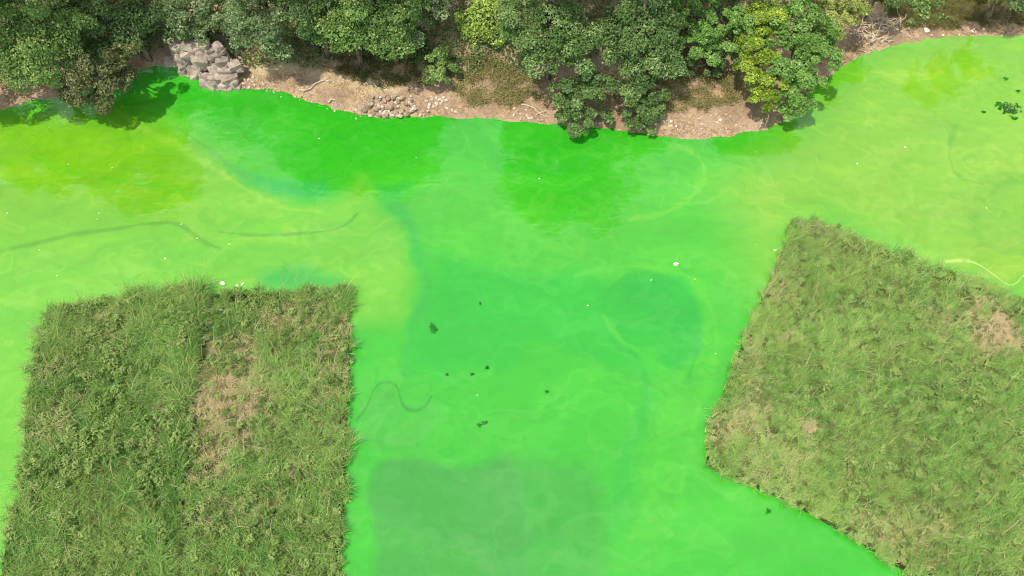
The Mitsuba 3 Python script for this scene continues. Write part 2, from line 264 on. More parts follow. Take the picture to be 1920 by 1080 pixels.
   (13.29, 36.9, 3.06, 1.1, 0.88), (14.54, 37.66, 3.6, 1.2, 0.96), (12.66, 39.86, 6.2, 2.2, 1.87), (14.66, 40.46, 6, 2, 1.7)],
  'fresh', {'clump': 0.35, 'leaf': 0.16}),
 ('shrub', 'very dark bush in the shade above the dry grass slope', 'shrub', None, (12.71, 36.97),
  [(12.08, 36.68, 2.2, 0.9, 0.72), (13.23, 36.6, 2.0, 0.9, 0.72), (11.43, 36.32, 1.8, 0.6, 0.48), (14.11, 36.29, 2.2, 0.8, 0.64)], 'dark',
  {'trunk': 0.08, 'clump': 0.36}),
 ('broadleaf_tree', 'bright yellow green tree at the right end of the brown bank', 'tree', 'trees along the bank', (15.67, 36.12),
  [(16.07, 38.09, 4.08, 1.05, 0.84), (15.3, 36.93, 3.72, 0.95, 0.76), (16.84, 38.4, 4.32, 1.0, 0.8), (14.92, 36.36, 3.54, 0.7, 0.56), (15.18, 34.13, 2.9, 0.85, 0.68),
   (14.65, 34.74, 3.12, 0.7, 0.56), (15.82, 33.37, 2.2, 0.75, 0.6), (16.43, 34.07, 2.6, 0.75, 0.6), (15.34, 33.63, 2.4, 0.6, 0.48), (16.11, 35.51, 3.36, 0.7, 0.56)],
  'yellow', {'trunk': 0.12, 'clump': 0.4, 'leaf': 0.18, 'dens': 1.5}),
 ('broadleaf_tree', 'mid green tree on the point, between the yellow green tree and the open right water', 'tree', 'trees along the bank', (17.95, 35.61),
  [(17.89, 37.7, 4.32, 1.4, 1.12), (18.89, 36.66, 3.96, 1.35, 1.08), (17.45, 36.18, 3.96, 1.1, 0.88), (19.19, 35.54, 3.42, 1.1, 0.88), (17.76, 34.8, 3.24, 1.1, 0.88),
   (18.5, 34.07, 2.6, 1.0, 0.8), (17.48, 33.31, 1.8, 0.7, 0.56), (16.74, 34.7, 3.24, 0.8, 0.64), (17.39, 32.88, 1.2, 0.5, 0.4), (18.19, 33.3, 1.9, 0.7, 0.56)],
  'fresh', {'trunk': 0.14, 'clump': 0.42, 'leaf': 0.19, 'dens': 1.5}),
 ('broadleaf_tree', 'olive tinted tree at the top edge beside the brushwood heap', 'tree', 'trees along the bank', (21.35, 40.52),
  [(21.4, 39.98, 3.36, 1.3, 1.04), (22.15, 39.51, 2.8, 0.8, 0.64), (20.57, 38.32, 3.12, 1.0, 0.8), (22.49, 40.62, 3.48, 1.0, 0.8), (20.16, 39.17, 3.6, 1.1, 0.88),
   (20.35, 41.52, 5, 1.6, 1.36)],
  'olive', {'trunk': 0.12, 'clump': 0.4}),
 ('broadleaf_tree', 'dark tree at the top edge just right of the brushwood heap', 'tree', 'trees along the bank', (24.99, 42.73),
  [(24.26, 41.3, 3.36, 1.0, 0.8), (25.81, 41.33, 3.12, 0.9, 0.72), (24.9, 41.95, 3.9, 1.3, 1.04), (24.99, 43.53, 6.5, 2, 1.7)], 'dark', {}),
 ('broadleaf_tree', 'dark tree cut off by the top right corner', 'tree', 'trees along the bank', (33.9, 42.94),
  [(34.02, 41.73, 2.8, 0.9, 0.72), (35.09, 42.02, 3, 1.1, 0.88), (32.58, 42.07, 3.6, 1.2, 0.96), (33.9, 43.94, 6.5, 2, 1.7)], 'dark', {}),
 ('forest_tree', 'tall wood tree standing up the slope behind the front row of bank trees', 'tree', 'wood behind the bank', (-50.0, 41.0),
  [(-50, 41, 10.96, 2.6, 2.4), (-48.8, 41.8, 14.71, 2.4, 2.2), (-51.4, 41.6, 13.96, 2.3, 2.2), (-49.8, 41, 17.71, 1.9, 1.9), (-47.8, 40.5, 10.96, 1.9, 1.7),
   (-52.3, 40.7, 10.51, 1.9, 1.7)],
  'dark', {'leaf': 0.42, 'dens': 0.55, 'per': 34, 'clump': 0.8, 'trunk': 0.2}),
 ('forest_tree', 'tall wood tree standing up the slope behind the front row of bank trees', 'tree', 'wood behind the bank', (-42.0, 43.0),
  [(-42, 43, 10.29, 2.6, 2.4), (-40.8, 43.8, 13.79, 2.4, 2.2), (-43.4, 43.6, 13.09, 2.3, 2.2), (-41.8, 43, 16.59, 1.9, 1.9), (-39.8, 42.5, 10.29, 1.9, 1.7),
   (-44.3, 42.7, 9.87, 1.9, 1.7)],
  'mid', {'leaf': 0.42, 'dens': 0.55, 'per': 34, 'clump': 0.8, 'trunk': 0.2}),
 ('forest_tree', 'tall wood tree standing up the slope behind the front row of bank trees', 'tree', 'wood behind the bank', (-34.0, 47.0),
  [(-34, 47, 11.05, 2.6, 2.4), (-32.8, 47.8, 14.8, 2.4, 2.2), (-35.4, 47.6, 14.05, 2.3, 2.2), (-33.8, 47, 17.8, 1.9, 1.9), (-31.8, 46.5, 11.05, 1.9, 1.7),
   (-36.3, 46.7, 10.6, 1.9, 1.7)],
  'grey', {'leaf': 0.42, 'dens': 0.55, 'per': 34, 'clump': 0.8, 'trunk': 0.2}),
 ('forest_tree', 'tall wood tree standing up the slope behind the front row of bank trees', 'tree', 'wood behind the bank', (-27.0, 49.0),
  [(-27, 49, 10.47, 2.6, 2.4), (-25.8, 49.8, 14.22, 2.4, 2.2), (-28.4, 49.6, 13.47, 2.3, 2.2), (-26.8, 49, 17.22, 1.9, 1.9), (-24.8, 48.5, 10.47, 1.9, 1.7),
   (-29.3, 48.7, 10.02, 1.9, 1.7)],
  'dark', {'leaf': 0.42, 'dens': 0.55, 'per': 34, 'clump': 0.8, 'trunk': 0.2}),
 ('forest_tree', 'tall wood tree standing up the slope behind the front row of bank trees', 'tree', 'wood behind the bank', (-19.0, 50.0),
  [(-19, 50, 11.23, 2.6, 2.4), (-17.8, 50.8, 14.98, 2.4, 2.2), (-20.4, 50.6, 14.23, 2.3, 2.2), (-18.8, 50, 17.98, 1.9, 1.9), (-16.8, 49.5, 11.23, 1.9, 1.7),
   (-21.3, 49.7, 10.78, 1.9, 1.7)],
  'mid', {'leaf': 0.42, 'dens': 0.55, 'per': 34, 'clump': 0.8, 'trunk': 0.2}),
 ('forest_tree', 'tall wood tree standing up the slope behind the front row of bank trees', 'tree', 'wood behind the bank', (-12.0, 49.0),
  [(-12, 49, 11.13, 2.6, 2.4), (-10.8, 49.8, 14.63, 2.4, 2.2), (-13.4, 49.6, 13.93, 2.3, 2.2), (-11.8, 49, 17.43, 1.9, 1.9), (-9.8, 48.5, 11.13, 1.9, 1.7),
   (-14.3, 48.7, 10.71, 1.9, 1.7)],
  'grey', {'leaf': 0.42, 'dens': 0.55, 'per': 34, 'clump': 0.8, 'trunk': 0.2}),
 ('forest_tree', 'tall wood tree standing up the slope behind the front row of bank trees', 'tree', 'wood behind the bank', (-6.5, 52.0),
  [(-6.5, 52, 11.86, 2.6, 2.4), (-5.3, 52.8, 14.61, 2.4, 2.2), (-7.9, 52.6, 14.06, 2.3, 2.2), (-6.3, 52, 16.81, 1.9, 1.9), (-4.3, 51.5, 11.86, 1.9, 1.7),
   (-8.8, 51.7, 11.53, 1.9, 1.7)],
  'dark', {'leaf': 0.42, 'dens': 0.55, 'per': 34, 'clump': 0.8, 'trunk': 0.2}),
 ('forest_tree', 'tall wood tree standing up the slope behind the front row of bank trees', 'tree', 'wood behind the bank', (2.0, 51.0),
  [(2, 51, 13.16, 2.6, 2.4), (3.2, 51.8, 16.91, 2.4, 2.2), (0.6, 51.6, 16.16, 2.3, 2.2), (2.2, 51, 19.91, 1.9, 1.9), (4.2, 50.5, 13.16, 1.9, 1.7),
   (-0.3, 50.7, 12.71, 1.9, 1.7)],
  'mid', {'leaf': 0.42, 'dens': 0.55, 'per': 34, 'clump': 0.8, 'trunk': 0.2}),
 ('forest_tree', 'tall wood tree standing up the slope behind the front row of bank trees', 'tree', 'wood behind the bank', (8.5, 52.0),
  [(8.5, 52, 14.23, 2.6, 2.4), (9.7, 52.8, 17.98, 2.4, 2.2), (7.1, 52.6, 17.23, 2.3, 2.2), (8.7, 52, 20.98, 1.9, 1.9), (10.7, 51.5, 14.23, 1.9, 1.7),
   (6.2, 51.7, 13.78, 1.9, 1.7)],
  'grey', {'leaf': 0.42, 'dens': 0.55, 'per': 34, 'clump': 0.8, 'trunk': 0.2}),
 ('forest_tree', 'tall wood tree standing up the slope behind the front row of bank trees', 'tree', 'wood behind the bank', (15.0, 54.0),
  [(15, 54, 10.53, 2.6, 2.4), (16.2, 54.8, 12.78, 2.4, 2.2), (13.6, 54.6, 12.33, 2.3, 2.2), (15.2, 54, 14.58, 1.9, 1.9), (17.2, 53.5, 10.53, 1.9, 1.7),
   (12.7, 53.7, 10.26, 1.9, 1.7)],
  'dark', {'leaf': 0.42, 'dens': 0.55, 'per': 34, 'clump': 0.8, 'trunk': 0.2}),
 ('forest_tree', 'tall wood tree standing up the slope behind the front row of bank trees', 'tree', 'wood behind the bank', (22.0, 55.0),
  [(22, 55, 9.13, 2.6, 2.4), (23.2, 55.8, 11.13, 2.4, 2.2), (20.6, 55.6, 10.73, 2.3, 2.2), (22.2, 55, 12.73, 1.9, 1.9), (24.2, 54.5, 9.13, 1.9, 1.7),
   (19.7, 54.7, 8.89, 1.9, 1.7)],
  'mid', {'leaf': 0.42, 'dens': 0.55, 'per': 34, 'clump': 0.8, 'trunk': 0.2}),
 ('forest_tree', 'tall wood tree standing up the slope behind the front row of bank trees', 'tree', 'wood behind the bank', (30.0, 57.0),
  [(30, 57, 9.38, 2.6, 2.4), (31.2, 57.8, 11.38, 2.4, 2.2), (28.6, 57.6, 10.98, 2.3, 2.2), (30.2, 57, 12.98, 1.9, 1.9), (32.2, 56.5, 9.38, 1.9, 1.7),
   (27.7, 56.7, 9.14, 1.9, 1.7)],
  'grey', {'leaf': 0.42, 'dens': 0.55, 'per': 34, 'clump': 0.8, 'trunk': 0.2}),
 ('forest_tree', 'tall wood tree standing up the slope behind the front row of bank trees', 'tree', 'wood behind the bank', (38.0, 59.0),
  [(38, 59, 10.3, 2.6, 2.4), (39.2, 59.8, 12.3, 2.4, 2.2), (36.6, 59.6, 11.9, 2.3, 2.2), (38.2, 59, 13.9, 1.9, 1.9), (40.2, 58.5, 10.3, 1.9, 1.7),
   (35.7, 58.7, 10.06, 1.9, 1.7)],
  'dark', {'leaf': 0.42, 'dens': 0.55, 'per': 34, 'clump': 0.8, 'trunk': 0.2})]
BANK_GRASS = [([(-3.53, 38.12), (-1.98, 38.48), (0.0, 37.74), (1.78, 36.46), (2.05, 34.99), (0.0, 34.75), (-2.64, 34.44), (-3.7, 35.8)], 30, 0.5,
  ((0.25, 0.27, 0.1), (0.54, 0.51, 0.27)), 'dry olive and straw coloured grass on the slope between the shrub and the large bluish green tree'),
 ([(9.61, 36.14), (11.67, 36.75), (14.5, 36.44), (15.18, 34.74), (13.26, 33.96), (9.73, 33.58)], 28, 0.45, ((0.25, 0.27, 0.1), (0.54, 0.51, 0.27)),
  'dry tan grass on the slope below the creeper covered tree'),
 ([(-13.54, 39.1), (-11.25, 38.95), (-9.38, 38.16), (-6.77, 36.47), (-7.01, 35.62), (-9.63, 36.17), (-12.3, 37.66)], 22, 0.4, ((0.12, 0.15, 0.05), (0.3, 0.31, 0.13)),
  'thin grey green grass between the pale sand and the trees'),
 ([(27.95, 45.77), (30.95, 45.96), (38.77, 46.05), (38.11, 42.42), (31.95, 42.29), (28.23, 41.92), (26.99, 42.52)], 34, 0.5, ((0.15, 0.17, 0.06), (0.36, 0.34, 0.15)),
  'mixed green and tan grass on the far right bank'),
 ([(33.57, 44.17), (36.71, 43.99), (36.4, 42.44), (34.27, 42.26)], 14, 0.7, ((0.36, 0.3, 0.18), (0.58, 0.52, 0.36)), 'bleached dead reeds on the far right bank'),
 ([(-14.72, 40.21), (-9.44, 39.97), (-3.6, 38.07), (-3.92, 36.19), (-6.4, 35.9), (-9.35, 37.72), (-13.18, 39.19)], 14, 0.4, ((0.12, 0.15, 0.05), (0.3, 0.31, 0.13)),
  'thin shaded grass at the foot of the trees above the stone heap'),
 ([(8.19, 37.68), (15.77, 38.22), (15.26, 36.31), (9.87, 35.76), (8.07, 34.71)], 16, 0.45, ((0.13, 0.17, 0.06), (0.32, 0.34, 0.15)),
  'green grass in the half shade right of the large leafy tree'),
 ([(21.48, 38.52), (23.59, 40.74), (25.43, 40.38), (26.71, 41.04), (25.4, 40.1), (22.79, 38.5)], 9, 0.4, ((0.36, 0.3, 0.18), (0.58, 0.52, 0.36)),
  'sparse bleached grass below the brushwood heap')]
THICKETS = [([(-3.55, 41.74), (0.18, 41.61), (-0.07, 39.59), (-1.07, 37.9), (-3.17, 38.16), (-3.98, 39.88)], 230, 1.3, 'vine',
  'low yellow green creepers covering the slope in the gap between the trees'),
 ([(28.15, 44.64), (31.2, 44.41), (31.21, 42.41), (28.02, 41.83)], 200, 0.5, 'mid', 'low green weeds on the far right bank'),
 ([(-46, 36), (-30, 38), (-14, 38), (-4, 37), (10, 37.5), (17, 39), (23, 44), (23, 50), (0, 50), (-46, 50)], 75, 0.8, 'dark',
  'dark undergrowth on the shaded floor of the wood')]
STONES = [('stone in the brown and pale heap of stones at the waterline', 'stones of the waterline heap', 'stone', 'stone',
  ['stone_pale_mat', 'stone_brown_mat', 'stone_brown_mat'],
  [(-6.46, 34.41, 0.269), (-7.46, 34.93, 0.206), (-9.08, 34.59, 0.199), (-9.4, 34.36, 0.113), (-8.36, 33.75, 0.254), (-7.82, 35.02, 0.21), (-8.03, 33.79, 0.162),
   (-9.43, 34.45, 0.198), (-8.52, 34.26, 0.179), (-7.21, 34.99, 0.168), (-7.5, 34.87, 0.201), (-6.73, 34.7, 0.181), (-8.21, 35.01, 0.236), (-6.97, 34.64, 0.232),
   (-8.77, 34.35, 0.263), (-7.85, 35.17, 0.18), (-7.29, 33.88, 0.194), (-9.77, 34.47, 0.14), (-8.64, 34.05, 0.106), (-7.49, 34.46, 0.219), (-8.19, 34.01, 0.215),
   (-7.58, 35.05, 0.189), (-8.74, 34.95, 0.175), (-7.74, 34.58, 0.148), (-8.43, 33.85, 0.262), (-9.68, 34.15, 0.234), (-7.79, 35.1, 0.244), (-8.46, 33.77, 0.163),
   (-8.28, 34.08, 0.258), (-9.87, 34.28, 0.201), (-8.4, 34.85, 0.267), (-7.7, 34.81, 0.19), (-8.66, 33.79, 0.219), (-9.36, 34.67, 0.26), (-7.27, 33.97, 0.144),
   (-7.11, 34.21, 0.16), (-8.63, 33.94, 0.152), (-7.93, 33.92, 0.249), (-9.21, 34.78, 0.142), (-6.54, 34.57, 0.21), (-6.57, 34.16, 0.216), (-6.69, 34.97, 0.187),
   (-8.74, 33.86, 0.206), (-6.86, 34.74, 0.157), (-9.56, 34.6, 0.152), (-9.26, 34.5, 0.235), (-7.98, 34.34, 0.286), (-8.11, 34.09, 0.271), (-8.23, 34.25, 0.138),
   (-6.83, 34.39, 0.134), (-9.19, 35.11, 0.143), (-8.51, 34.38, 0.177), (-8.42, 33.89, 0.163), (-6.75, 34.66, 0.132), (-7.86, 35.24, 0.213), (-9.17, 34.63, 0.119),
   (-7.86, 34.57, 0.207), (-8.37, 34.23, 0.12), (-7.5, 34.88, 0.171), (-8.47, 33.88, 0.262), (-8.46, 34.97, 0.199), (-8.14, 34.26, 0.272), (-7.53, 34.76, 0.215),
   (-7.94, 34.38, 0.131), (-8.45, 35.22, 0.202), (-8.21, 33.75, 0.216), (-8.53, 34.37, 0.147), (-8.84, 35.07, 0.215), (-7.61, 34.87, 0.149), (-8.01, 33.79, 0.134),
   (-6.87, 33.79, 0.211), (-6.66, 34.16, 0.203), (-6.91, 34.63, 0.16), (-6.87, 34.61, 0.118), (-8.93, 34.17, 0.252), (-9.05, 34.17, 0.116), (-7.63, 34.67, 0.151),
   (-8.24, 34.33, 0.208), (-8.11, 34.52, 0.228), (-8.17, 34.38, 0.205), (-6.69, 34.76, 0.228), (-8.6, 34.0, 0.211), (-7.87, 33.78, 0.214), (-8.58, 34.03, 0.22),
   (-8.78, 34.2, 0.133), (-8.92, 34.17, 0.191), (-7.7, 34.4, 0.276), (-6.46, 34.21, 0.247), (-6.56, 34.74, 0.133), (-8.3, 35.11, 0.133), (-7.59, 33.97, 0.183),
   (-7.46, 34.99, 0.14), (-7.5, 34.42, 0.16), (-6.92, 34.65, 0.222), (-7.65, 34.13, 0.124), (-7.23, 35.13, 0.155), (-9.12, 33.95, 0.188), (-9.01, 34.26, 0.202),
   (-9.54, 34.54, 0.223), (-9.32, 34.84, 0.217), (-7.22, 34.99, 0.233), (-6.76, 34.79, 0.249), (-7.53, 33.79, 0.181), (-8.79, 34.49, 0.245), (-8.58, 34.49, 0.136),
   (-7.01, 33.88, 0.166), (-6.69, 34.19, 0.209), (-6.76, 34.56, 0.161), (-6.71, 34.25, 0.188), (-7.71, 34.02, 0.137), (-6.73, 34.08, 0.171), (-9.19, 34.79, 0.23),
   (-6.77, 34.26, 0.201), (-7.33, 33.73, 0.266), (-6.73, 34.57, 0.168), (-7.89, 35.24, 0.159), (-8.65, 35.06, 0.185), (-6.62, 34.89, 0.116), (-6.86, 33.82, 0.114),
   (-6.92, 33.96, 0.267)]),
 ('whitish stone in the small cluster below the rounded shrub', 'white stone cluster', 'white_stone', 'stone', 'stone_pale_mat',
  [(-5.69, 34.93, 0.17), (-5.44, 34.68, 0.16), (-5.27, 35.05, 0.15), (-5.01, 34.78, 0.18), (-4.81, 35.05, 0.16), (-4.6, 34.91, 0.15), (-4.35, 34.99, 0.19),
   (-5.5, 34.49, 0.16), (-5.18, 34.55, 0.17), (-4.94, 34.64, 0.15), (-5.34, 35.2, 0.13), (-5.06, 35.18, 0.15), (-4.53, 35.2, 0.13), (-4.73, 34.77, 0.14)]),
 ('pale stone lying alone by the water between the stone heap and the dry grass slope', 'single pale stones', 'white_stone', 'stone', 'stone_pale_mat',
  [(-6.59, 34.51, 0.2), (-6.57, 34.12, 0.22), (-6.03, 33.82, 0.17), (-5.75, 33.82, 0.16), (-8.4, 34.12, 0.14), (-9.3, 33.83, 0.2), (-4.3, 34.42, 0.14),
   (-3.69, 34.13, 0.15), (-3.94, 34.29, 0.12), (-5.55, 34.1, 0.12), (-6.71, 35.15, 0.14)]),
 ('broken grey stone lying against the jointed rock ledge', 'rubble at the foot of the rock ledge', 'stone', 'stone', ['bedrock_mat', 'stone_pale_mat'],
  [(-19.14, 36.82, 0.073), (-20.88, 39.34, 0.108), (-18.84, 37.64, 0.168), (-19.64, 36.22, 0.109), (-18.86, 36.39, 0.082), (-20.37, 38.17, 0.17), (-20.47, 39.43, 0.14),
   (-20.61, 37.86, 0.18), (-18.58, 37.83, 0.127), (-23.03, 38.7, 0.12), (-20.16, 38.48, 0.123), (-21.56, 38.76, 0.073), (-20.14, 39.2, 0.128), (-23.24, 38.4, 0.16),
   (-22.18, 38.49, 0.134), (-22.15, 38.01, 0.135), (-20.71, 37.35, 0.082), (-20.76, 39.55, 0.158), (-19.13, 37.98, 0.169), (-21.06, 37.74, 0.148), (-19.48, 36.59, 0.165),
   (-22.74, 38.85, 0.117), (-21.82, 37.67, 0.177), (-19.75, 37.61, 0.166), (-22.86, 39.12, 0.15), (-20.5, 37.23, 0.109), (-18.63, 38.25, 0.089), (-20.33, 37.66, 0.178),
   (-20.42, 38.45, 0.156), (-19.41, 38.75, 0.142)]),
 ('small stone of the rubble between the rock ledge and the sandy bank', 'rubble by the rock ledge', 'stone', 'stone',
  ['stone_pale_mat', 'stone_brown_mat', 'bedrock_mat'],
  [(-16.86, 36.81, 0.099), (-18.45, 36.56, 0.145), (-17.37, 36.47, 0.105), (-18.53, 36.3, 0.123), (-17.86, 36.97, 0.126), (-18.56, 37.06, 0.093), (-16.61, 36.67, 0.074),
   (-16.5, 36.69, 0.102), (-17.38, 36.6, 0.091), (-17.79, 37.24, 0.134), (-17.27, 36.96, 0.064), (-17.21, 36.57, 0.09), (-17.7, 36.66, 0.099), (-17.51, 37.14, 0.12),
   (-17.72, 36.36, 0.15), (-16.32, 36.57, 0.102), (-17.0, 36.28, 0.099), (-17.73, 37.32, 0.061), (-16.7, 36.31, 0.119), (-17.11, 36.26, 0.134), (-18.5, 36.95, 0.113),
   (-18.38, 36.49, 0.128), (-16.39, 36.52, 0.111), (-17.81, 37.1, 0.099), (-17.75, 36.27, 0.097), (-18.03, 36.37, 0.135), (-16.82, 36.66, 0.131), (-17.48, 36.3, 0.144),
   (-18.13, 37.03, 0.091), (-17.04, 36.5, 0.132), (-18.41, 37.07, 0.094), (-18.16, 36.66, 0.126), (-17.45, 36.87, 0.156), (-17.6, 36.82, 0.109)]),
 ('small stone along the water edge of the sandy bank', 'stones of the sandy water edge', 'stone', 'stone', ['stone_pale_mat', 'stone_brown_mat'],
  [(-11.89, 34.77, 0.091), (-13.5, 35.59, 0.096), (-16.03, 36.07, 0.09), (-9.86, 33.97, 0.115), (-11.44, 34.85, 0.066), (-14.45, 35.59, 0.074), (-13.31, 35.1, 0.086),
   (-12.81, 34.94, 0.062), (-13.87, 35.51, 0.093), (-11.45, 34.52, 0.105), (-11.77, 34.66, 0.111), (-10.32, 34.38, 0.114), (-11.18, 34.33, 0.057), (-10.43, 34.06, 0.083),
   (-16.44, 36.58, 0.106), (-9.98, 33.86, 0.094), (-11.41, 34.3, 0.058), (-12.25, 34.49, 0.082), (-15.14, 36.09, 0.062), (-10.42, 34.28, 0.071), (-10.72, 34.29, 0.081),
   (-10.35, 34.81, 0.091), (-10.88, 34.46, 0.063), (-15.47, 35.53, 0.116), (-10.22, 33.97, 0.087), (-13.03, 35.09, 0.053), (-16.29, 36.1, 0.062), (-16.22, 35.84, 0.08),
   (-11.05, 34.32, 0.074), (-9.66, 33.81, 0.102), (-10.25, 34.26, 0.054), (-13.47, 35.49, 0.054), (-9.86, 33.62, 0.068), (-14.07, 35.49, 0.095), (-14.49, 35.54, 0.11),
   (-12.61, 34.84, 0.058), (-14.02, 35.9, 0.074), (-10.55, 33.82, 0.084), (-12.8, 34.76, 0.079), (-11.66, 34.6, 0.093), (-11.7, 34.72, 0.083), (-16.49, 36.12, 0.113),
   (-10.23, 33.63, 0.118), (-14.12, 34.94, 0.059), (-11.71, 34.27, 0.098), (-15.99, 35.94, 0.119), (-14.86, 35.89, 0.093), (-16.47, 36.21, 0.115), (-14.17, 35.29, 0.089),
   (-11.11, 34.11, 0.088), (-13.05, 34.66, 0.06), (-9.93, 33.99, 0.116), (-11.32, 34.65, 0.105), (-11.36, 34.46, 0.088), (-11.37, 34.67, 0.106), (-12.61, 34.67, 0.054),
   (-13.62, 34.79, 0.092), (-16.29, 36.16, 0.07), (-15.46, 35.6, 0.063), (-9.78, 34.01, 0.068)]),
 ('stone on the grey shore left of the dark waterside bushes', 'stones left of the bushes', 'stone', 'stone', ['stone_pale_mat', 'bedrock_mat'],
  [(0.93, 34.24, 0.087), (0.55, 33.94, 0.07), (1.01, 33.73, 0.163), (0.54, 33.5, 0.162), (1.71, 33.45, 0.123), (0.12, 33.82, 0.154), (1.03, 33.58, 0.119),
   (0.53, 33.94, 0.091), (1.09, 33.58, 0.16), (1.19, 34.18, 0.106), (2.0, 33.39, 0.15), (0.6, 33.58, 0.099), (1.29, 33.61, 0.17), (0.9, 33.43, 0.081),
   (0.97, 33.82, 0.111), (1.84, 33.37, 0.134), (0.59, 34.21, 0.123), (0.14, 34.39, 0.125)]),
 ('pinkish stone on the shore under the dark waterside bushes', 'stones under the bushes', 'stone', 'stone', ['stone_pale_mat', 'stone_brown_mat'],
  [(6.2, 33.21, 0.138), (5.71, 33.1, 0.125), (4.59, 33.25, 0.133), (5.46, 33.15, 0.076), (6.29, 33.34, 0.146), (4.71, 33.81, 0.166), (4.83, 33.95, 0.09),
   (4.38, 33.2, 0.077), (4.41, 33.72, 0.076), (6.1, 33.7, 0.107), (4.58, 34.03, 0.103), (4.73, 33.49, 0.095), (4.82, 33.28, 0.192), (4.05, 33.97, 0.116),
   (3.93, 33.8, 0.113), (5.88, 34.13, 0.106), (5.28, 33.54, 0.096), (4.48, 33.56, 0.097), (4.09, 33.66, 0.095), (4.15, 33.58, 0.126), (5.06, 33.55, 0.097),
   (4.19, 33.1, 0.121), (4.26, 33.42, 0.103), (5.21, 33.78, 0.157), (4.38, 33.65, 0.181), (5.05, 33.19, 0.094), (6.15, 33.62, 0.08), (4.63, 33.69, 0.115),
   (4.19, 33.57, 0.109), (5.87, 33.56, 0.136)]),
 ('small stone on the brown bank below the dry tan grass', 'stones of the brown bank', 'stone', 'stone', ['stone_pale_mat', 'stone_brown_mat'],
  [(10.73, 32.55, 0.096), (13.27, 33.06, 0.082), (8.91, 33.51, 0.083), (9.3, 32.96, 0.102), (12.89, 32.65, 0.076), (9.47, 32.92, 0.092), (14.86, 32.84, 0.081),
   (15.39, 33.2, 0.048), (14.0, 33.37, 0.102), (8.09, 33.59, 0.143), (10.38, 33.08, 0.104), (12.16, 33.34, 0.059), (11.01, 33.67, 0.091), (9.98, 33.17, 0.064),
   (13.52, 33.52, 0.052), (9.39, 33.02, 0.066), (13.5, 33.73, 0.075), (14.22, 33.57, 0.096), (10.28, 32.77, 0.127), (9.3, 33.67, 0.069), (11.05, 32.33, 0.071),
   (13.09, 33.17, 0.088), (11.13, 33.57, 0.082), (12.96, 32.58, 0.075), (13.96, 33.67, 0.098), (15.21, 32.95, 0.131), (12.31, 32.92, 0.111), (12.29, 32.29, 0.084),
   (14.57, 32.95, 0.096), (8.86, 33.03, 0.08), (13.26, 33.66, 0.064), (10.6, 32.73, 0.128), (12.97, 33.3, 0.069), (13.85, 32.56, 0.059), (15.87, 32.9, 0.059),
   (11.31, 33.31, 0.078), (13.07, 32.44, 0.091), (13.31, 32.33, 0.075), (9.45, 32.42, 0.12), (11.38, 32.8, 0.063), (13.31, 33.11, 0.115), (7.69, 33.53, 0.088),
   (11.35, 32.73, 0.141), (13.39, 32.66, 0.102), (12.99, 33.65, 0.076), (13.13, 32.34, 0.108), (12.36, 33.12, 0.084), (8.37, 33.39, 0.096), (12.26, 32.28, 0.08),
   (10.78, 32.41, 0.115), (12.36, 32.95, 0.048), (7.8, 33.57, 0.064), (16.3, 33.09, 0.074), (12.26, 32.61, 0.052), (15.12, 33.67, 0.102), (8.84, 33.3, 0.071),
   (13.87, 32.66, 0.076), (11.79, 33.46, 0.083), (12.75, 32.16, 0.052), (10.33, 32.82, 0.098), (11.92, 32.39, 0.106), (14.3, 33.02, 0.055)]),
 ('stone on the far right bank around the brushwood heap', 'stones of the far right bank', 'stone', 'stone', ['stone_pale_mat', 'stone_brown_mat'],
  [(28.04, 41.83, 0.123), (26.09, 40.3, 0.108), (26.31, 40.89, 0.107), (29.74, 41.43, 0.131), (27.52, 41.27, 0.083), (33.2, 41.59, 0.081), (24.09, 40.32, 0.154),
   (23.82, 39.94, 0.156), (27.05, 41.64, 0.081), (29.18, 41.94, 0.097), (32.01, 41.95, 0.195), (35.56, 41.84, 0.086), (24.19, 40.47, 0.092), (25.32, 40.73, 0.15),
   (32.13, 41.55, 0.108), (28.04, 41.18, 0.113), (28.02, 41.73, 0.187), (33.52, 41.95, 0.109), (28.18, 41.56, 0.132), (25.41, 41.29, 0.144), (24.53, 40.16, 0.143),
   (28.64, 41.64, 0.081), (26.47, 40.67, 0.095), (32.77, 41.83, 0.152), (32.85, 41.54, 0.094), (24.58, 39.72, 0.08), (27.7, 41.49, 0.079), (25.38, 40.22, 0.101),
   (31.66, 41.46, 0.104), (27.65, 41.8, 0.093), (27.54, 41.56, 0.17), (32.5, 41.57, 0.091), (34.67, 41.99, 0.078), (25.08, 39.99, 0.135), (32.59, 41.65, 0.173),
   (26.73, 41.51, 0.125), (30.49, 41.36, 0.139), (25.21, 41.11, 0.145), (26.11, 41.5, 0.139), (28.4, 41.67, 0.116)])]
OUTCROP = [(-23.23, 38.69, 0.7, 0.15), (-22.42, 38.5, 0.9, 0.8), (-21.57, 38.48, 1.0, 1.1), (-20.67, 37.96, 1.0, 1.2), (-22.34, 38.18, 0.8, 0.25), (-21.44, 37.82, 0.9, 0.3),
 (-19.92, 37.95, 0.9, 1.4), (-19.31, 37.76, 0.9, 1.2), (-20.0, 37.49, 1.0, 0.7), (-19.15, 37.39, 0.9, 0.8), (-20.46, 37.12, 0.8, 0.2), (-19.62, 36.86, 0.9, 0.4),
 (-18.93, 36.8, 0.8, 0.5), (-20.09, 36.47, 0.7, 0.05), (-19.43, 36.47, 0.8, 0.1), (-18.78, 36.57, 0.7, 0.15), (-18.51, 37.37, 0.7, 1.0), (-21.46, 38.52, 0.8, 1.8),
 (-22.37, 38.55, 0.8, 1.5), (-20.4, 38.2, 0.8, 1.9), (-22.44, 37.78, 0.6, 0.05), (-21.6, 37.42, 0.5, 0.05), (-20.71, 36.67, 0.5, 0.05), (-21.02, 37.88, 0.8, 0.9),
 (-19.55, 38.21, 0.7, 1.8)]
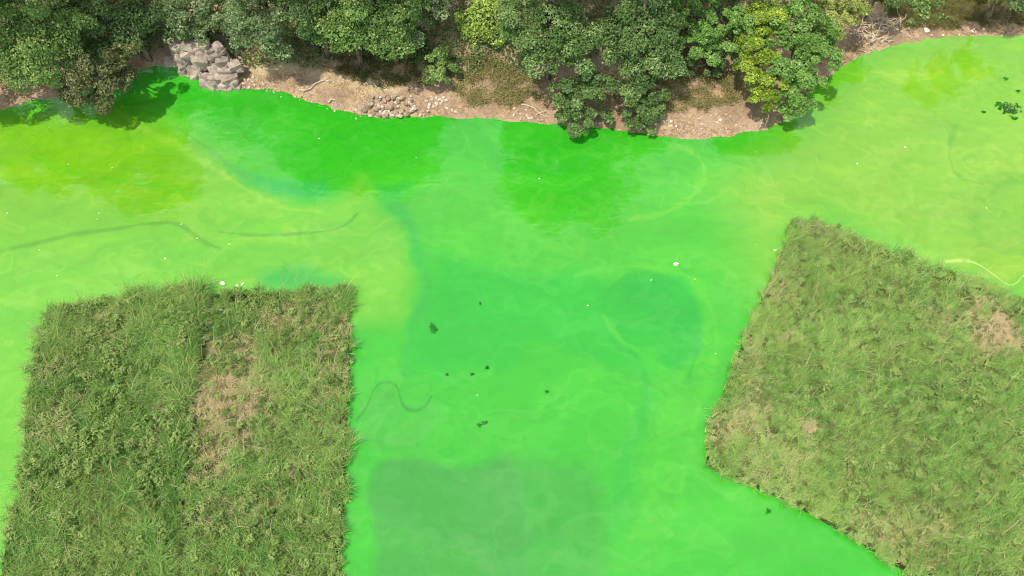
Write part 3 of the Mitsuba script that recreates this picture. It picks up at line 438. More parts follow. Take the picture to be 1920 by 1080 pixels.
BRANCHES = [('curved pale driftwood branch lying on the sandy bank above the waterline',
  [(-14.23, 35.94), (-13.77, 35.95), (-13.49, 36.06), (-13.26, 36.37), (-12.93, 36.6), (-12.58, 36.71), (-12.16, 36.56)], 0.07, 0.035,
  [(2, (-14.1, 35.73)), (5, (-12.25, 36.34))]),
 ('pale forked dead branch reaching down to the dark waterside bushes', [(0.63, 34.6), (0.99, 34.53), (1.41, 34.32), (1.75, 33.9), (2.17, 33.63)], 0.055, 0.03,
  [(3, (1.5, 33.69)), (3, (2.31, 34.04))]),
 ('short white bleached branch at the water edge below the curved driftwood', [(-12.19, 34.92), (-11.99, 35.13), (-11.65, 35.02)], 0.07, 0.03, [])]
BRUSH = [(24.6, 41.1), (25.5, 41.06), (25.46, 42.64), (24.75, 42.11), (25.26, 40.58), (24.18, 40.95), (25.17, 40.69), (24.57, 41.45), (27.4, 42.47), (24.7, 41.83),
 (26.07, 40.61), (25.28, 41.79), (24.29, 41.44), (26.13, 41.52), (26.58, 41.78), (24.63, 40.69), (26.46, 41.66), (25.56, 40.49), (26.67, 41.59), (25.04, 40.79),
 (24.47, 41.33), (25.42, 41.65), (26.49, 40.91), (26.63, 41.85), (26.32, 41.73), (24.61, 41.47), (24.85, 41.87), (26.15, 40.81), (27.24, 42.2), (24.52, 41.83),
 (24.02, 41.19), (26.3, 42.38), (27.11, 42.43), (26.27, 40.82), (26.59, 42.15), (26.67, 42.39), (25.16, 41.12), (25.8, 42.24), (26.46, 42.16), (24.57, 41.52),
 (26.26, 42.19), (25.12, 40.59), (25.26, 42.56), (26.76, 42.19), (25.96, 41.28), (24.68, 41.5)]
STAKES = [('thin pale stake at the waterline, left one of two under the yellow green tree', 15.97, 32.65, 0.9, 0.05),
 ('thin pale stake at the waterline, right one of two under the yellow green tree', 16.45, 32.87, 1.1, -0.04)]
PANEL = (-32.7, 36.21)
FLOATING = [(9.49, 22.39, 0.2, 'largest white foam piece, round, on the green water left of the right island'),
 (7.96, 21.31, 0.068, 'tiny white scrap scattered on the open green water'), (4.25, 19.65, 0.068, 'tiny white scrap scattered on the open green water'),
 (25.14, 31.18, 0.098, 'tiny white scrap scattered on the open green water'), (25.58, 31.81, 0.038, 'tiny white scrap scattered on the open green water'),
 (21.75, 29.83, 0.083, 'tiny white scrap scattered on the open green water'), (1.69, 28.64, 0.075, 'tiny white scrap scattered on the open green water'),
 (-12.44, 31.9, 0.068, 'tiny white scrap scattered on the open green water'), (-27.7, 23.38, 0.068, 'tiny white scrap scattered on the open green water'),
 (-26.12, 21.6, 0.053, 'tiny white scrap scattered on the open green water'), (-24.97, 25.99, 0.068, 'tiny white scrap scattered on the open green water'),
 (-24.94, 25.56, 0.053, 'tiny white scrap scattered on the open green water'), (-30.51, 25.99, 0.06, 'tiny white scrap scattered on the open green water'),
 (-19.79, 25.17, 0.075, 'tiny white scrap scattered on the open green water'), (-18.62, 24.17, 0.06, 'tiny white scrap scattered on the open green water'),
 (-16.64, 23.76, 0.06, 'tiny white scrap scattered on the open green water'), (-20.18, 22.76, 0.068, 'tiny white scrap scattered on the open green water'),
 (-27.96, 29.79, 0.06, 'tiny white scrap scattered on the open green water'), (-25.12, 29.49, 0.06, 'tiny white scrap scattered on the open green water'),
 (-24.41, 29.57, 0.045, 'tiny white scrap scattered on the open green water'),
 (-16.49, 21.07, 0.2, 'oblong white scrap nearest the seam at the upper edge of the left islands'),
 (-15.64, 20.92, 0.12, 'middle one of three white scraps along the upper edge of the left islands'),
 (-15.33, 21.03, 0.15, 'rightmost of three white scraps along the upper edge of the left islands'),
 (10.47, 21.38, 0.068, 'tiny white scrap scattered on the open green water'), (15.41, 23.35, 0.13, 'white scrap touching the upper left edge of the right island'),
 (16.4, 24.63, 0.075, 'tiny white scrap scattered on the open green water'), (11.01, 16.69, 0.06, 'tiny white scrap scattered on the open green water'),
 (-1.82, 14.3, 0.053, 'tiny white scrap scattered on the open green water'), (28.8, 26.39, 0.053, 'tiny white scrap scattered on the open green water'),
 (14.38, 23.72, 0.053, 'tiny white scrap scattered on the open green water'), (-7.91, 8.8, 0.068, 'tiny white scrap scattered on the open green water'),
 (-6.08, 30.31, 0.045, 'tiny white scrap scattered on the open green water'), (19.23, 30.13, 0.038, 'tiny white scrap scattered on the open green water'),
 (15.6, 30.83, 0.045, 'tiny white scrap scattered on the open green water'), (-7.82, 20.09, 0.038, 'tiny white scrap scattered on the open green water')]
SCRAPS = [(29.42, 41.82, 0.3, 'white plastic scrap on the far right bank near the water'), (23.83, 41.25, 0.16, 'white scrap on the slope left of the brushwood heap'),
 (34.75, 41.42, 0.14, 'white scrap at the far right water edge'), (-13.3, 38.89, 0.15, 'leftmost of three white scraps in the thin grass'),
 (-11.62, 38.72, 0.11, 'middle of three white scraps in the thin grass'), (-11.91, 38.29, 0.14, 'lowest of three white scraps in the thin grass'),
 (9.87, 33.08, 0.13, 'left one of a pair of white scraps on the brown bank'), (10.32, 33.06, 0.13, 'right one of a pair of white scraps on the brown bank'),
 (13.55, 33.26, 0.15, 'white scrap below the yellow green tree on the brown bank'), (-20.12, 39.09, 0.13, 'white scrap lying on top of the rock ledge')]
WEEDS = [(32.9, 34.44, 0.75, 90, 'large dark weed clump floating in the upper right water'), (32.34, 34.87, 0.3, 14, 'loose weed beside the large dark clump'),
 (32.94, 33.64, 0.22, 12, 'weed scrap just below the large dark clump'), (33.55, 37.22, 0.16, 9, 'small weed tuft above the large dark clump'),
 (34.01, 36.03, 0.14, 8, 'weed tuft at the right frame edge above the large dark clump'), (31.16, 34.2, 0.14, 8, 'small weed tuft left of the large dark clump'),
 (-4.38, 18.21, 0.34, 22, 'star shaped dark weed clump near the middle of the green water'), (-1.77, 19.75, 0.07, 5, 'tiny dark weed speck in the middle green water'),
 (-1.31, 15.85, 0.084, 7, 'tiny dark weed speck in the middle green water'), (-2.13, 15.48, 0.07, 5, 'tiny dark weed speck in the middle green water'),
 (-3.46, 15.44, 0.07, 5, 'tiny dark weed speck in the middle green water'), (1.82, 14.48, 0.063, 4, 'tiny dark weed speck in the middle green water'),
 (-1.51, 12.72, 0.3, 8, 'faint weed with a bent stem in the lower middle water'), (12.38, 8.34, 0.16, 8, 'weed clump by the lower edge of the right island')]



# ------------------------------------------------------------------ terrain
def shore_d(x, y):
    """Metres inland of the waterline (negative over the water)."""
    p = np.asarray(SHORE)
    return np.where(y > np.interp(x, p[:, 0], p[:, 1]), 1, -1) * seg_dist(SHORE, x, y)


def ground_z(x, y):
    x, y = np.asarray(x, float), np.asarray(y, float)
    d = shore_d(x, y)
    s = np.maximum(d, 0)
    z = np.where(d < 0, 0.5 * d, 0.10 * np.minimum(s, 0.5) * 2 + 0.20 * np.clip(s - 0.5, 0, 3.0) + 0.42 * np.clip(s - 3.5, 0, 22) + 0.12 * np.clip(s - 25.5, 0, 400))
    q = np.stack([x, y, 0 * x], -1)
    n = (meshkit.fbm(q * 0.35, 4, 3) - 0.5) * 0.9 * np.clip(s / 4, 0.05, 1) + (meshkit.fbm(q * 1.7, 3, 5) - 0.5) * 0.16
    return np.maximum(z + n * (d > -0.6), -2.5)


# ------------------------------------------------------------------ materials
def rgb(*c):
    return {'type': 'rgb', 'value': list(c)}


def diffuse_proc(fn, rough=0.9, spec=0.2):
    return {'type': 'twosided', 'bsdf': {'type': 'principled', 'base_color': proc(fn), 'roughness': rough, 'specular': spec}}


VC = {'type': 'mesh_attribute', 'name': 'vertex_color'}
scene['leaf_mat'] = {'type': 'principledthin', 'base_color': VC, 'roughness': 0.55, 'spec_trans': 0.0, 'diff_trans': 0.6, 'eta': 1.5}
scene['grass_mat'] = {'type': 'principledthin', 'base_color': VC, 'roughness': 0.7, 'spec_trans': 0.0, 'diff_trans': 0.6, 'eta': 1.25}


def bark_fn(p, n, uv):
    g = fbm(p.x * 9, p.y * 9, p.z * 2.5, 3)
    return mix((0.10, 0.08, 0.06), (0.26, 0.22, 0.18), smoothstep(0.3, 0.7, g))


scene['bark_mat'] = diffuse_proc(bark_fn)


def dead_fn(p, n, uv):
    return mix((0.46, 0.39, 0.31), (0.76, 0.70, 0.59), fbm(p.x * 6, p.y * 6, p.z * 6, 2))


scene['dead_wood_mat'] = diffuse_proc(dead_fn)


def stone_fn(lo, hi):
    def fn(p, n, uv):
        g = fbm(p.x * 5, p.y * 5, p.z * 5, 3)
        h = noise(p.x * 1.3 + 40, p.y * 1.3, p.z * 1.3)
        return mix(lo, hi, smoothstep(0.25, 0.75, g * 0.6 + h * 0.4))
    return fn


scene['stone_pale_mat'] = diffuse_proc(stone_fn((0.48, 0.43, 0.36), (0.80, 0.76, 0.68)))
scene['stone_brown_mat'] = diffuse_proc(stone_fn((0.28, 0.22, 0.17), (0.56, 0.46, 0.38)))
scene['bedrock_mat'] = diffuse_proc(stone_fn((0.26, 0.23, 0.215), (0.56, 0.49, 0.445)))
scene['foam_mat'] = {'type': 'twosided', 'bsdf': {'type': 'principled', 'base_color': rgb(0.78, 0.80, 0.74), 'roughness': 0.7}}
scene['panel_mat'] = {'type': 'twosided', 'bsdf': {'type': 'principled', 'base_color': proc(stone_fn((0.36, 0.37, 0.37), (0.50, 0.51, 0.50))), 'roughness': 0.6}}
scene['bed_mat'] = diffuse_proc(stone_fn((0.055, 0.085, 0.026), (0.14, 0.18, 0.06)))
scene['raft_mat'] = diffuse_proc(stone_fn((0.022, 0.026, 0.012), (0.075, 0.075, 0.038)))


def sdf_poly(poly, x, y):
    """Signed distance to the polygon in drjit, negative inside."""
    d, odd = mi.Float(1e9), mi.Bool(False)
    for (ax, ay), (bx, by) in zip(poly, poly[1:] + poly[:1]):
        ex, ey = bx - ax, by - ay
        t = dr.clip(((x - ax) * ex + (y - ay) * ey) / (ex * ex + ey * ey + 1e-9), 0, 1)
        d = dr.minimum(d, dr.square(x - ax - t * ex) + dr.square(y - ay - t * ey))
        c = ((ay > y) != (by > y)) & (x < (bx - ax) * (y - ay) / (by - ay + 1e-9) + ax)
        odd = odd ^ c
    d = dr.sqrt(d)
    return dr.select(odd, -d, d)


def line_dist(pts, x, y):
    d = mi.Float(1e9)
    for (ax, ay), (bx, by) in zip(pts[:-1], pts[1:]):
        ex, ey = bx - ax, by - ay
        t = dr.clip(((x - ax) * ex + (y - ay) * ey) / (ex * ex + ey * ey + 1e-9), 0, 1)
        d = dr.minimum(d, dr.square(x - ax - t * ex) + dr.square(y - ay - t * ey))
    return dr.sqrt(d)


SCUM_BASE = (0.030, 0.41, 0.018)
#   outline of the scum patch, its colour, width of its ragged edge, strength
SCUM = [
    (SCUM_POLY['middle'], (0.051, 0.431, 0.022), 3.0, 1.0),
    (SCUM_POLY['left'], (0.112, 0.435, 0.027), 0.9, 1.0),
    (SCUM_POLY['upper_left'], (0.140, 0.42, 0.012), 4.0, 0.95),
    (SCUM_POLY['right'], (0.165, 0.43, 0.030), 3.0, 1.0),
    (SCUM_POLY['upper_right'], (0.155, 0.45, 0.014), 3.0, 0.6),
    (SCUM_POLY['corner'], (0.195, 0.45, 0.022), 0.5, 0.7),
    (SCUM_POLY['dark_arc'], (0.138, 0.387, 0.028), 0.9, 0.6),
    (SCUM_POLY['lane'], (0.024, 0.378, 0.037), 0.35, 0.9),
    (SCUM_POLY['crescent'], (0.024, 0.370, 0.054), 0.5, 0.9),
    (SCUM_POLY['teal'], (0.024, 0.370, 0.054), 0.6, 0.8),
    (SCUM_POLY['centre'], (0.011, 0.387, 0.026), 0.8, 0.8),
    (SCUM_POLY['light_band'], (0.050, 0.44, 0.020), 0.5, 0.8),
    (SCUM_POLY['lower_lane'], (0.014, 0.37, 0.030), 0.5, 0.6),
    (SCUM_POLY['curl_film'], (0.040, 0.35, 0.032), 0.4, 0.55),
    (SCUM_POLY['eddy'], (0.011, 0.361, 0.028), 0.6, 0.7),
    (SCUM_POLY['clear_east'], (0.028, 0.325, 0.026), 0.6, 0.9),
    (SCUM_POLY['clear'], (0.034, 0.305, 0.034), 0.35, 0.95),
]
def rounded(pts, times=1):
    """Corner cutting, so that a line bends smoothly."""
    for _ in range(times):
        q = [pts[0]]
        for (ax, ay), (bx, by) in zip(pts[:-1], pts[1:]):
            q += [(ax * 0.75 + bx * 0.25, ay * 0.75 + by * 0.25), (ax * 0.25 + bx * 0.75, ay * 0.25 + by * 0.75)]
        pts = q + [pts[-1]]
    return pts


#   line of drawn-out scum, its colour, half width, strength
STREAKS = [
    (LINES['crack_left'], (0.07, 0.28, 0.015), 0.17, 0.6),
    (LINES['crack_middle'], (0.05, 0.29, 0.025), 0.13, 0.6),
    (LINES['curl'], (0.02, 0.25, 0.025), 0.11, 0.65),
    (LINES['swirl'], (0.06, 0.35, 0.03), 0.32, 0.6),
    (LINES['foam_front'], (0.34, 0.60, 0.12), 0.12, 0.9),
    (LINES['arc'], (0.012, 0.36, 0.024), 0.30, 0.6),
    (LINES['arc_outer'], (0.060, 0.46, 0.022), 0.40, 0.6),
    (LINES['arc_inner'], (0.045, 0.45, 0.020), 0.45, 0.6),
    (LINES['bend'], (0.11, 0.47, 0.030), 0.40, 0.6),
    (LINES['bend_inner'], (0.040, 0.40, 0.030), 0.35, 0.6),
    (LINES['ribbon'], (0.17, 0.47, 0.030), 0.35, 0.6),
    (LINES['ribbon_low'], (0.095, 0.43, 0.014), 0.30, 0.6),
    (LINES['right_curl'], (0.10, 0.36, 0.022), 0.25, 0.6),
    (LINES['right_ring'], (0.11, 0.37, 0.024), 0.30, 0.5),
]
STREAKS = [(rounded(p), c, w, s) for p, c, w, s in STREAKS]


def water_fn(p, n, uv):
    # the flow has drawn the scum out: outlines are wavy at several sizes, the film streaked along x
    wx = (fbm(p.x * 0.22, p.y * 0.22, 0.0, 4) - 0.5) * 3.2 + (noise(p.x * 1.6, p.y * 1.6, 5.0) - 0.5) * 0.35
    wy = (fbm(p.x * 0.2 + 31, p.y * 0.26 + 9, 0.0, 4) - 0.5) * 2.4 + (noise(p.x * 1.5, p.y * 1.9, 9.0) - 0.5) * 0.35
    x, y = p.x + wx * 0.6, p.y + wy * 0.6
    c = mi.Color3f(SCUM_BASE)
    for poly, col, edge, s in SCUM:
        c = mix(c, col, s * smoothstep(edge, -edge, sdf_poly(poly, x, y)))
    x, y = p.x + wx * 0.12, p.y + wy * 0.12
    for pts, col, wid, s in STREAKS:
        k = fbm(p.x * 0.7 + wid * 90, p.y * 0.7, 3.0, 3)
        w = wid * (0.45 + 1.2 * smoothstep(0.3, 0.7, k))
        c = mix(c, col, s * smoothstep(w, w * 0.15, line_dist(pts, x, y)) * smoothstep(-0.15, 0.45, fbm(p.x * 1.9, p.y * 1.9 + wid * 50, 6.0, 2)))
    # filaments drawn out of the scum by the eddies
    f1 = fbm(p.x * 0.17 + wy * 0.9, p.y * 0.34 + wx * 0.9, 21.0, 3)
    f2 = fbm(p.x * 0.30 + wx * 0.8 + 60, p.y * 0.55 - wy * 0.8, 33.0, 3)
    gate = smoothstep(0.42, 0.62, fbm(p.x * 0.12 + 15, p.y * 0.16 + 4, 8.0, 2))
    c = mix(c, mi.Color3f(c.x * 1.5 + 0.02, c.y * 1.06, c.z * 1.3), smoothstep(0.016, 0.003, dr.abs(f1 - 0.5)) * 0.25 * gate)
    c = mix(c, mi.Color3f(c.x * 0.75, c.y * 0.86, c.z * 1.15), smoothstep(0.022, 0.004, dr.abs(f2 - 0.47)) * 0.22 * (1 - gate * 0.6))
    band = smoothstep(0.49, 0.51, f1) - smoothstep(0.56, 0.60, f1)
    c = mix(c, mi.Color3f(c.x * 1.25 + 0.012, c.y * 1.06, c.z * 1.3 + 0.006), band * 0.5)
    f3 = fbm(p.x * 0.10 + wx * 0.75 + 11, p.y * 0.19 - wy * 0.75, 44.0, 3)
    band = smoothstep(0.47, 0.49, f3) - smoothstep(0.53, 0.57, f3)
    c = mix(c, mi.Color3f(c.x * 1.05 + 0.02, c.y * 1.03, c.z * 1.5 + 0.012), band * 0.38)
    band = smoothstep(0.40, 0.45, f3) - smoothstep(0.455, 0.465, f3)
    c = mix(c, mi.Color3f(c.x * 0.8, c.y * 0.92, c.z), band * 0.38)
    a = fbm(p.x * 0.28 + wy * 0.7, p.y * 0.75 + wx * 0.7, 2.0, 4)
    b = fbm(p.x * 2.2 + wy, p.y * 4.5 + wx, 7.0, 3)
    c = c * (0.86 + 0.2 * a + 0.08 * b)
    return mix(c, mi.Color3f(c.x * 1.25, c.y * 1.03, c.z * 1.1), smoothstep(0.5, 0.72, a) * 0.5)


def ripple_fn(p, n, uv):
    return fbm(p.x * 0.9, p.y * 2.2, 1.0, 3) * 0.012 + noise(p.x * 5, p.y * 9, 4.0) * 0.0008


scene['water_mat'] = {'type': 'twosided', 'bsdf': {'type': 'bumpmap', 'bump': proc(ripple_fn, eps=0.03), 'scale': 1.0,
                      'bsdf': {'type': 'principled', 'base_color': proc(water_fn), 'roughness': 0.08, 'specular': 1.0}}}


def soil_fn(p, n, uv):
    g = fbm(p.x * 0.7, p.y * 0.7, p.z * 0.7, 4)
    f = fbm(p.x * 5, p.y * 5, p.z * 5, 3)
    k = noise(p.x * 14, p.y * 14, p.z * 14)
    c = mix((0.30, 0.225, 0.155), (0.46, 0.36, 0.255), smoothstep(0.35, 0.68, g * 0.65 + f * 0.35))
    wx, wy = (g - 0.5) * 2.2, (fbm(p.x * 0.9 + 7, p.y * 0.9, 0.0, 3) - 0.5) * 2.2
    d = sdf_poly(PALE_SAND, p.x + wx, p.y + wy)
    c = mix(c, mix((0.46, 0.39, 0.25), (0.62, 0.54, 0.36), f), smoothstep(0.5, -0.5, d))
    # dead leaves strewn in drifts
    v1, v2, who = mikit.voronoi(p.x * 7 + f * 2, p.y * 7)
    drift = smoothstep(0.45, 0.6, fbm(p.x * 0.6 + 40, p.y * 0.6, 2.0, 4)) * smoothstep(0.05, 0.12, v2 - v1)
    c = mix(c, mix((0.24, 0.17, 0.10), (0.52, 0.41, 0.27), who), drift * 0.8)
    gr = sdf_poly(GREY_GROUND, p.x + wx, p.y + wy)
    c = mix(c, mix((0.33, 0.295, 0.265), (0.48, 0.435, 0.395), f), smoothstep(0.7, -0.7, gr) * 0.9)
    return c * (0.75 + 0.5 * k)


scene['soil_mat'] = diffuse_proc(soil_fn)

# ------------------------------------------------------------------ the setting: water and ground
xs = np.concatenate([[-1500, -400, -150, -90], np.linspace(-60, 60, 25), [90, 150, 400, 1500]])
ys = np.concatenate([[-1500, -400, -100], np.linspace(-40, 70, 23), [120, 400, 1500]])
gx, gy = np.meshgrid(xs, ys)
nx = len(xs)
gi = np.arange(len(ys) - 1)[:, None] * nx + np.arange(nx - 1)[None]
gf = np.stack([gi, gi + 1, gi + nx + 1, gi + nx], -1).reshape(-1, 4)
scene['water'] = ply((np.stack([gx.ravel(), gy.ravel(), 0 * gx.ravel()], 1), gf), 'water_mat')
labels['water'] = {'kind': 'structure', 'label': 'bright green lake water covered in algae scum'}

xs = np.concatenate([[-900, -500, -250, -150, -100, -80], np.arange(-64, 64.1, 0.26), [80, 100, 150, 250, 500, 900]])
ys = np.concatenate([np.arange(22, 62, 0.26), np.arange(62, 90, 2.0), [100, 130, 180, 260, 400, 900]])
gx, gy = np.meshgrid(xs, ys)
gz = ground_z(gx, gy)
nx = len(xs)
gi = np.arange(len(ys) - 1)[:, None] * nx + np.arange(nx - 1)[None]
gf = np.stack([gi, gi + 1, gi + nx + 1, gi + nx], -1).reshape(-1, 4)
keep = (gz.ravel()[gf] > -0.45).any(1)
scene['ground'] = ply((np.stack([gx.ravel(), gy.ravel(), gz.ravel()], 1), gf[keep]), 'soil_mat', smooth=True)
labels['ground'] = {'kind': 'structure', 'label': 'bare brown earth bank rising from the green water to the wood'}


# ------------------------------------------------------------------ floating islands of grass
def blades(rs, base, lean, length, width, col, seg=3, droop=1.0):
    """Arching grass blades: base (n,3), horizontal lean direction (n,2)."""
    n = len(base)
    L = unit(np.concatenate([lean, np.zeros((n, 1))], 1))
    side = np.stack([-L[:, 1], L[:, 0], np.zeros(n)], 1)
    tw = rs.uniform(-1.1, 1.1, n)[:, None]
    side = side * np.cos(tw) + np.array([0, 0, 1.0]) * np.sin(tw) * 0.7
    rows = []
    a0, a1 = rs.uniform(0.55, 1.35, n), rs.uniform(-0.6, 0.6, n) * droop
    pos = base.copy()
    for k in range(seg + 1):
        t = k / seg
        w = (width * (1 - t) ** 0.7)[:, None] * 0.5
        if k < seg:
            rows += [pos - side * w, pos + side * w]
        else:
            rows += [pos]
        ang = a0 * (1 - (t + 0.5 / seg)) + a1 * (t + 0.5 / seg)
        pos = pos + (L * np.cos(ang)[:, None] + np.array([0, 0, 1.0]) * np.sin(ang)[:, None]) * (length / seg)[:, None]
    v = np.stack(rows, 1)
    m = v.shape[1]
    f = []
    for k in range(seg - 1):
        a = 2 * k
        f += [[a, a + 1, a + 3], [a, a + 3, a + 2]]
    f += [[m - 3, m - 2, m - 1]]
    i = np.arange(n)[:, None, None] * m
    return v.reshape(-1, 3), (i + np.array(f)[None]).reshape(-1, 3), np.repeat(col, m, 0)


def join(parts):
    v, f, c, at = [], [], [], 0
    for a, b, d in parts:
        v.append(a)
        f.append(b + at)
        c.append(d)
        at += len(a)
    return np.vstack(v), np.vstack(f), np.vstack(c)


def col_mix(a, b, t):
    return np.asarray(a) * (1 - t[:, None]) + np.asarray(b) * t[:, None]


GREEN_D, GREEN_M, GREEN_L, OLIVE, STRAW, BROWN = (0.05, 0.15, 0.03), (0.18, 0.39, 0.10), (0.44, 0.66, 0.205), (0.31, 0.42, 0.13), (0.74, 0.67, 0.43), (0.50, 0.41, 0.26)


def grass_field(seed, poly, density, wind, height, dry, seam, per=16, z0=0.22, bright=0.0, fringe=0.0):
    rs = np.random.RandomState(seed)
    P = np.asarray(poly)
    lo, hi = P.min(0) - fringe, P.max(0) + fringe
    n = int(density * np.prod(hi - lo))
    x, y = rs.uniform(lo[0], hi[0], n), rs.uniform(lo[1], hi[1], n)
    ring = np.vstack([P, P[:1]])
    edge = seg_dist(ring, x, y)
    q = np.stack([x, y, 0 * x], -1)
    ok = inside(poly, x, y) | (edge < fringe * (meshkit.fbm(q * 1.1, 3, seed) - 0.2))
    ok &= (y < 34) & (np.abs(x) < 34)
    x, y, q = x[ok], y[ok], q[ok]
    big, mid = meshkit.fbm(q * 0.35, 3, seed + 1), meshkit.fbm(q * 1.5, 3, seed + 2)
    h = height * (0.5 + 0.9 * np.clip((mid - 0.3) / 0.4, 0, 1)) * (0.7 + 0.6 * big) * rs.uniform(0.7, 1.3, len(x))
    if seam:
        line, near, rise = seam
        k = np.clip(1 - seg_dist(line, x, y) / near, 0, 1)
        h = h * (1 + rise * k)
    dryness = np.zeros(len(x))
    for cx, cy, rx, ry, s in dry:
        e = np.hypot((x - cx) / rx, (y - cy) / ry) + (mid - 0.5) * 1.8
        dryness = np.maximum(dryness, s * np.clip((1.25 - e) * 1.6, 0, 1))
    h = h * (1 - 0.4 * dryness)
    base = np.repeat(np.stack([x, y, np.full(len(x), z0)], 1), per, 0)
    N = len(base)
    base[:, :2] += rs.normal(0, 0.07, (N, 2))
    a = rs.uniform(0, 2 * np.pi, N)
    tuft = np.repeat(rs.uniform(0, 2 * np.pi, len(x)), per)
    lean = np.stack([np.cos(a), np.sin(a)], 1) * 0.8 + np.stack([np.cos(tuft), np.sin(tuft)], 1) * 0.6 + np.asarray(wind)
    dn = np.repeat(dryness, per)
    tone = np.clip(np.repeat(np.clip((big - 0.3) / 0.4, 0, 1) * 0.25 + rs.uniform(0, 1, len(x)) * 0.55 + bright, per) + rs.uniform(-0.15, 0.3, N), 0, 1)
    col = col_mix(GREEN_D, GREEN_M, np.clip(tone * 2, 0, 1))
    col = col * (1 - np.clip(tone * 2 - 1, 0, 1)[:, None]) + np.asarray(GREEN_L) * np.clip(tone * 2 - 1, 0, 1)[:, None]
    ol = np.repeat((rs.uniform(0, 1, len(x)) < np.clip((meshkit.fbm(q * 0.6 + 50, 3, seed + 4) - 0.38) * 2.2, 0.04, 0.7)), per)
    col = np.where(ol[:, None], col * 0.5 + np.asarray(OLIVE) * 0.5 * rs.uniform(0.7, 1.3, (N, 1)), col)
    st = rs.uniform(0, 1, N) < dn * 0.92 + 0.03
    col = np.where(st[:, None], col_mix(BROWN, STRAW, rs.uniform(0, 1, N) ** 0.7), col)
    length = np.repeat(h, per) * rs.uniform(0.5, 1.2, N)
    width = rs.uniform(0.026, 0.052, N)
    return blades(rs, base, lean, length, width, col)


def herbs(seed, poly, density, height, z0=0.25):
    """Clumps of broad leaved herbs among the grass."""
    rs = np.random.RandomState(seed)
    P = np.asarray(poly)
    lo, hi = P.min(0), P.max(0)
    n = int(density * np.prod(hi - lo))
    x, y = rs.uniform(lo[0], hi[0], n), rs.uniform(lo[1], hi[1], n)
    q = np.stack([x, y, 0 * x], -1)
    ok = inside(poly, x, y) & (meshkit.fbm(q * 0.45 + 8, 3, seed) > 0.42) & (y < 33) & (np.abs(x) < 33)
    x, y = x[ok], y[ok]
    n = len(x)
    per = 34
    i = np.repeat(np.arange(n), per)
    N = len(i)
    r, h, tone = rs.uniform(0.14, 0.34, n), height * rs.uniform(0.5, 1.15, n), rs.uniform(0, 1, n)
    e = unit(rs.normal(size=(N, 3)))
    e[:, 2] = np.abs(e[:, 2])
    pos = np.stack([x[i], y[i], z0 + h[i] * 0.55], 1) + e * (rs.uniform(0.5, 1, N) * r[i])[:, None] * np.array([1, 1, 1.1])
    nrm = unit(e * 0.5 + [0, 0, 0.7] + rs.normal(0, 0.35, (N, 3)))
    ax = unit(np.cross(nrm, rs.normal(size=(N, 3))))
    t = np.clip(tone[i] * 0.75 + rs.uniform(0, 0.35, N), 0, 1)
    col = col_mix((0.11, 0.22, 0.05), (0.40, 0.55, 0.20), t)
    l = rs.uniform(0.10, 0.20, N)
    return leaf_quads(pos, ax, nrm, l, l * rs.uniform(0.4, 0.65, N), col)


def tall_strands(seed, poly, n, wind, z0=0.25):
    """Long pale blades lying over the rest."""
    rs = np.random.RandomState(seed)
    P = np.asarray(poly)
    x, y = rs.uniform(P[:, 0].min(), P[:, 0].max(), n), rs.uniform(P[:, 1].min(), P[:, 1].max(), n)
    ok = inside(poly, x, y) & (y < 33) & (np.abs(x) < 33)
    x, y = x[ok], y[ok]
    N = len(x)
    lean = np.asarray(wind) + rs.normal(0, 0.35, (N, 2))
    col = col_mix((0.36, 0.40, 0.17), (0.55, 0.52, 0.33), rs.uniform(0, 1, N))
    b = np.stack([x, y, np.full(N, z0)], 1)
    return blades(rs, b, lean, rs.uniform(0.9, 1.7, N), rs.uniform(0.03, 0.05, N), col, seg=4, droop=0.6)


def prism(poly, z0, z1):
    from shapely.geometry import Polygon
    g = Polygon(poly)
    m = trimesh.creation.extrude_polygon(g, z1 - z0, engine='earcut')
    m.apply_translation([0, 0, z0])
    return m


def island(poly, seed, label, height, wind, dry, density, strands, bright, herb, seam=None):
    from shapely.geometry import Polygon
    k = thing('floating_island', label, 'floating island', 'grass covered floating islands')
    g = Polygon(poly)
    inner = np.array(g.buffer(-0.35).exterior.coords)[:-1].tolist()
    obj('raft', prism(poly, -0.25, 0.13), 'raft_mat', k)
    obj('soil_bed', prism(inner, 0.132, 0.24), 'bed_mat', k)
    v, f, c = join([grass_field(seed, poly, density, wind, height, dry, seam, bright=bright, fringe=0.45), tall_strands(seed + 50, poly, strands, wind), herbs(seed + 80, poly, herb, height)])
    obj('grass', (v, f), 'grass_mat', k, color=c, kind='stuff')
    return k


island(ISLAND_A, 101, 'leftmost floating island, its grass taller and darker green than on its neighbour across the seam', 0.60, (0.10, 0.15), DRY_A, 24, 200, 0.10, 4.5, (SEAM, 1.6, 0.9))
island(ISLAND_B, 202, 'floating island with a large dead brown patch, joined to the leftmost island', 0.50, (0.05, 0.2), DRY_B, 24, 200, 0.2, 2.5, (SEAM, 1.0, -0.5))
island(ISLAND_R, 303, 'lighter green floating island standing alone at the right, pale long grass blades blown one way', 0.46, (0.5, 0.45), DRY_R, 26, 700, 0.25, 0.8)


